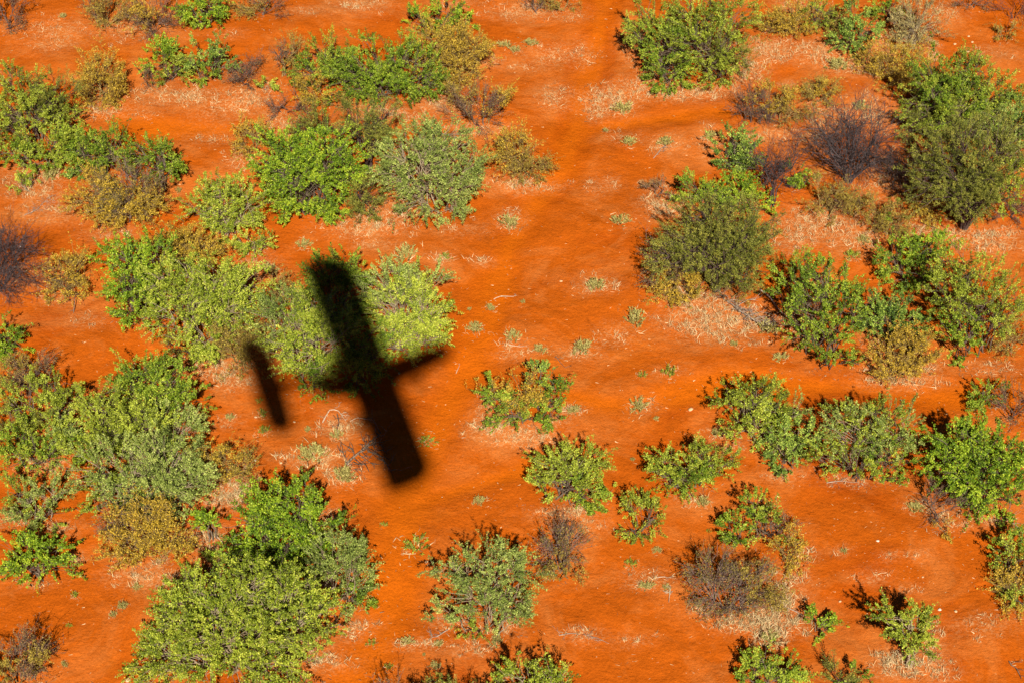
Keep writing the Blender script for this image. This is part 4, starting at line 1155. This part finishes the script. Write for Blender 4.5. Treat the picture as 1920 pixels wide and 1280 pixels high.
branch([(648, 872), (680, 850), (712, 820)], 'fallen dead thorn branch fanning out at the edge of the wing shadow', .045, 16, .85, DTWIG_M, .12, seed=1, spread=.9)
branch([(690, 846), (715, 860), (735, 888)], 'forked dark thorn limb lying across the fallen branch', .03, 12, .6, DTWIG_M, .08, seed=2)
branch([(605, 792), (618, 770), (635, 772), (648, 790)], 'bleached dead stick arching over straw near the tailplane shadow', .022, 6, .3, WHITE_M, .03, seed=3)
branch([(632, 776), (636, 800), (634, 818)], 'dark crooked stick standing in straw near the bleached stick', .02, 5, .3, DTWIG_M, .15, seed=4)
branch([(656, 790), (672, 784), (700, 788)], 'thin pale stick pointing towards the wing shadow', .014, 2, .25, WHITE_M, .02, seed=5)
branch([(926, 562), (940, 557), (955, 558), (968, 556)], 'white bent stick on the trail behind a narrow tuft', .018, 2, .2, WHITE_M, .03, seed=6)
branch([(952, 646), (968, 650), (985, 650)], 'thin bleached stick under the low olive tuft by the trail', .014, 3, .2, WHITE_M, .02, seed=7)
branch([(1042, 668), (1050, 680), (1060, 690)], 'short dark stick on sand above the lone round bush', .014, 3, .22, DTWIG_M, .02, seed=8)
branch([(1362, 565), (1385, 590), (1410, 608), (1428, 615)], 'leaning bundle of pale dead branches beside the grey feathery tree', .03, 26, .95, DEAD_M, .2, seed=9, spread=.5)
branch([(1425, 545), (1445, 565), (1464, 592), (1500, 622)], 'long bare pole fallen against the sprawling dark green bush', .035, 3, .4, DEAD_M, .12, seed=10)
branch([(1252, 1098), (1256, 1112), (1254, 1130)], 'crooked dead root lying beside small brown tufts', .022, 5, .25, WHITE_M, .03, seed=11)
branch([(1230, 1083), (1245, 1082), (1262, 1080)], 'thin dead stick beside the brown stubby tuft', .013, 2, .2, WHITE_M, .02, seed=12)
branch([(1048, 1191), (1075, 1188), (1100, 1192), (1142, 1207)], 'long dry weed stalk with straw on it, lying on open sand', .013, 10, .28, DEAD_M, .03, seed=13)
branch([(1470, 1135), (1490, 1148), (1512, 1158)], 'thin branch trailing out of the straw ring towards the small green shrub', .018, 4, .3, DEAD_M, .05, seed=14)
branch([(1318, 1122), (1314, 1136), (1308, 1146)], 'short reddish stick poking out below the large dry shrub', .02, 2, .2, DEAD_M, .05, seed=15)
branch([(1892, 1240), (1905, 1255), (1915, 1275)], 'dark crooked stick in the lower corner by the photo edge', .02, 3, .3, DTWIG_M, .05, seed=16)
branch([(1880, 968), (1895, 982), (1918, 995)], 'tangle of pale sticks under the big glossy green bush', .018, 9, .4, DEAD_M, .05, seed=17)
branch([(138, 588), (143, 570), (148, 555)], 'thin dark stick standing near the small golden upright shrub', .016, 2, .25, DTWIG_M, .3, seed=18)
branch([(45, 405), (70, 395), (92, 372)], 'loose pile of grey twigs beside the straw patch by the photo edge', .014, 18, .45, DEAD_M, .04, seed=19)
branch([(840, 1180), (820, 1195), (805, 1200)], 'low broken branch under the tiered grey green bush', .015, 5, .3, DEAD_M, .04, seed=20)
branch([(1695, 160), (1712, 168), (1700, 180)], 'pale dead sticks below the brown gold shrub by the large olive bush', .016, 8, .4, DEAD_M, .05, seed=21)
branch([(1225, 298), (1240, 285), (1252, 268)], 'dead grey stalk standing among thin straw below the side trail', .016, 5, .3, DEAD_M, .15, seed=22)
branch([(405, 1003), (412, 1012), (420, 1022)], 'white fallen log beside the small tree with leaning stem', .03, 0, .2, WHITE_M, .02, seed=23)
branch([(590, 1195), (620, 1178), (640, 1170)], 'pale twigs heaped on sand beside the huge yellow green bush', .016, 10, .35, DEAD_M, .04, seed=24)
branch([(1550, 905), (1580, 903), (1610, 905)], 'thin pale branch lying under the wide bush of the long thicket', .014, 4, .3, DEAD_M, .03, seed=25)
branch([(855, 700), (860, 690), (862, 684)], 'tiny curled white stick near the plane nose shadow', .012, 1, .1, WHITE_M, .02, seed=26)


# ------------------------------------------------------------------ single stones
def stone(i, px, py, w, label, mat):
    rs = RS(800 + i)
    g = ground(px, py)
    s = w * metres_per_px(g) * .5
    v = pebble_verts(rs, s)
    v = v @ np.array([[1, 0, 0], [0, 1, 0], [.2, .1, 1]])
    o = link('stone', mesh_np('stone', v, ICO, mat), loc=g + np.array([0, 0, s * .28]))
    o['label'] = label
    o['category'] = 'stone'
    o['group'] = 'pale stones on the sand'
    bv = o.modifiers.new('bevel', 'BEVEL')
    bv.width = s * .12
    bv.segments = 2
    return o


STONES = [
    (1746, 1142, 9, 'white stone beside the pale green tree, first of two', 1), (1762, 1143, 9, 'white stone beside the pale green tree, farther one of two', 1),
    (1816, 69, 6, 'pale stone in the bare red clearing, closest to the top edge', 0), (1823, 80, 7, 'pale stone in the middle of the bare red clearing', 0),
    (1814, 98, 9, 'largest pale stone in the bare red clearing', 0), (1790, 84, 8, 'pale flat stone in the clearing beside the silvery bush', 0),
    (1646, 1014, 8, 'white stone alone in the sand clearing below the long thicket', 1), (478, 863, 7, 'white stone beside the brown gold spiky shrub', 1),
    (552, 791, 6, 'pale stone at the end of the tailplane shadow', 0), (480, 782, 8, 'cream stone with curled straw beside the tailplane shadow', 0),
    (1295, 768, 12, 'flat cream patch of limestone near the long thicket', 0), (800, 1053, 9, 'pale stone beside the tiered grey green bush', 0),
    (1052, 528, 7, 'pale stone on the trail next to the straw ringed tuft', 0), (1730, 1082, 6, 'dark red lump on sand in the lower clearing', 0),
    (1575, 1127, 7, 'pale pebble above the small isolated green shrub', 0), (1792, 1146, 8, 'grey stone near the two white stones', 0),
    (527, 868, 8, 'tan stone in sand near the big grey green tuft', 0), (152, 1080, 7, 'tan stone beside the compact bright green bush', 0),
    (748, 700, 6, 'pale stone at the root of the plane nose shadow', 0), (240, 1276, 14, 'rough tan stone at the bottom edge near the huge bush', 0),
]
for i, (px, py, w, lab, wh) in enumerate(STONES):
    stone(i, px, py, w, lab, CHALK_M if wh else STONE_M)


# ------------------------------------------------------------------ the light aircraft whose shadow lies on the bushes
# It flies level behind and above the camera, where the sunlight that makes the shadow passes.
G_ = ground(689, 687)
PL = G_ - SUN_TO * (np.linalg.norm(G_ - CAM) + 7.0)
az = R(16.4)
AIR_F = np.array([math.cos(az), math.sin(az), 0])     # towards the nose
plane = thing('light_aircraft', PL, 'small high winged light aircraft with thin tail boom that casts the dark shadow', 'aeroplane')
plane.rotation_euler = (0, 0, az)                      # local +X is the nose, +Y the wing towards the far side
CREAM_P = plain('aircraft_paint', (.72, .70, .64), .35)
DARK_P = plain('aircraft_dark', (.05, .05, .055), .5)
METAL_P = plain('aircraft_tube', (.45, .46, .48), .3, .9)


def loft(name, secs, mat, parent, close=True):
    """secs: list of rings (m, 3)"""
    S = np.array(secs, float)
    n, m, _ = S.shape
    idx = np.arange(n * m).reshape(n, m)
    nx = np.roll(idx, -1, 1)
    Q = np.stack([idx[:-1], nx[:-1], nx[1:], idx[1:]], -1).reshape(-1, 4)
    bm_v = S.reshape(-1, 3)
    me = bpy.data.meshes.new(name)
    faces = [tuple(int(k) for k in q) for q in Q] + [tuple(int(k) for k in idx[0][::-1]), tuple(int(k) for k in idx[-1])]
    me.from_pydata([tuple(v) for v in bm_v], [], faces)
    me.materials.append(mat)
    me.polygons.foreach_set('use_smooth', [len(f) == 4 for f in faces])
    return link(name, me, parent)


def foil(ch, th, y, x0=0.0, z=0.0, sweep=0.0):
    t = np.linspace(0, 1, 9)
    yt = th * ch * 5 * (.2969 * np.sqrt(t) - .126 * t - .3516 * t ** 2 + .2843 * t ** 3 - .1036 * t ** 4)
    xs = np.concatenate([t, t[-2:0:-1]])
    zs = np.concatenate([yt, -yt[-2:0:-1] * .5])
    return np.stack([x0 + ch * .5 - xs * ch + sweep, np.full(len(xs), y), z + zs], 1)


SPAN, CHORD = 12.2, 1.62
loft('wing', [foil(c_, .13, y, (c_ - CHORD) * .5) for y, c_ in ((-SPAN / 2, .6), (-SPAN / 2 + .2, 1.2), (-SPAN / 2 + .8, CHORD), (-SPAN / 4, CHORD), (0, CHORD), (SPAN / 4, CHORD), (SPAN / 2 - .8, CHORD), (SPAN / 2 - .2, 1.2), (SPAN / 2, .6))], CREAM_P, plane)
TX = -3.25
loft('tailplane', [foil(c_, .10, y, TX, 0) for y, c_ in ((-2.45, .4), (-2.3, .75), (-1.7, .92), (0, 1.02), (1.7, .92), (2.3, .75), (2.45, .4))], CREAM_P, plane)
loft('fin', [[(p[0], p[2] + .25, z) for p in foil(c, .1, 0, TX + dx, -.05)] for z, c, dx in ((-.2, .95, .05), (.5, .8, -.1), (1.0, .55, -.25))], CREAM_P, plane)
V, Q = tubes(np.array([[[-.4, 0, -.15], [-1.6, 0, -.12], [TX - .3, 0, -.06]]]), np.array([[.21, .18, .13]]), 12)
link('tail_boom', mesh_np('tail_boom', V, Q, METAL_P, smooth=True), plane)
ring = np.linspace(0, 2 * math.pi, 17)[:-1]
pod = []
for x, w, h, z in ((-1.75, .12, .14, -.45), (-1.4, .34, .36, -.5), (-.5, .46, .56, -.55), (.5, .42, .56, -.5), (1.2, .42, .48, -.32), (1.8, .40, .44, -.16), (2.35, .35, .38, -.02), (2.7, .24, .26, .05), (2.85, .06, .07, .07)):
    pod.append(np.stack([np.full(16, x), w * np.cos(ring), z + h * np.sin(ring)], 1))
loft('fuselage', pod, CREAM_P, plane)
eng = []
for x, w, h in ((-1.15, .12, .12), (-1.0, .26, .22), (-.5, .28, .24), (-.35, .14, .14)):
    eng.append(np.stack([np.full(16, x), w * np.cos(ring), .36 + h * np.sin(ring)], 1))
loft('engine', eng, DARK_P, plane)
pr = link('propeller', None, plane, loc=(-1.22, 0, .36))
pr.empty_display_size = .2
V, Q = tubes(np.array([[[-.08, 0, 0], [0, 0, 0], [.08, 0, 0]]]), np.array([[.03, .08, .08]]), 10)
link('hub', mesh_np('hub', V, Q, DARK_P), pr)
for a in (R(35), R(215)):
    bl = loft('propeller_blade', [[(q[1] * .3 + .02 * math.sin(k), q[0] * math.cos(a) - rr * math.sin(a), q[0] * math.sin(a) + rr * math.cos(a)) for k, q in enumerate(((-w / 2, -.05), (0, .05), (w / 2, .05), (0, -.06)))] for rr, w in ((.05, .08), (.3, .15), (.6, .12), (.8, .05))], DARK_P, pr)
for s in (-1, 1):
    V, Q = tubes(np.array([[[.35, s * .34, -.9], [.3, s * 1.5, -.55], [.25, s * 2.6, -.06]]]), np.full((1, 3), .035), 8)
    link('wing_strut', mesh_np('wing_strut', V, Q, METAL_P, smooth=True), plane)
    V, Q = tubes(np.array([[[-.35, s * .3, -.95], [-.4, s * .6, -1.25], [-.42, s * .85, -1.4]]]), np.full((1, 3), .035), 8)
    link('gear_leg', mesh_np('gear_leg', V, Q, METAL_P, smooth=True), plane)


def wheel(x, y, z, r):
    w = link('wheel', None, plane, loc=(x, y, z))
    a = np.linspace(0, 2 * math.pi, 21)[:-1]
    secs = [np.stack([(r - d) * np.cos(a), np.full(20, yy), (r - d) * np.sin(a)], 1) for yy, d in ((-.07, .05), (-.05, .01), (0, 0), (.05, .01), (.07, .05))]
    loft('tyre', secs, DARK_P, w)
    V, Q = tubes(np.array([[[0, -.085, 0], [0, 0, 0], [0, .085, 0]]]), np.full((1, 3), r * .45), 12)
    link('rim', mesh_np('rim', V, Q, METAL_P), w)


wheel(-.42, .92, -1.42, .24)
wheel(-.42, -.92, -1.42, .24)
wheel(1.65, 0, -1.1, .2)
V, Q = tubes(np.array([[[1.55, 0, -.6], [1.6, 0, -.85], [1.65, .09, -1.1]]]), np.full((1, 3), .03), 8)
link('nose_gear_leg', mesh_np('nose_gear_leg', V, Q, METAL_P, smooth=True), plane)
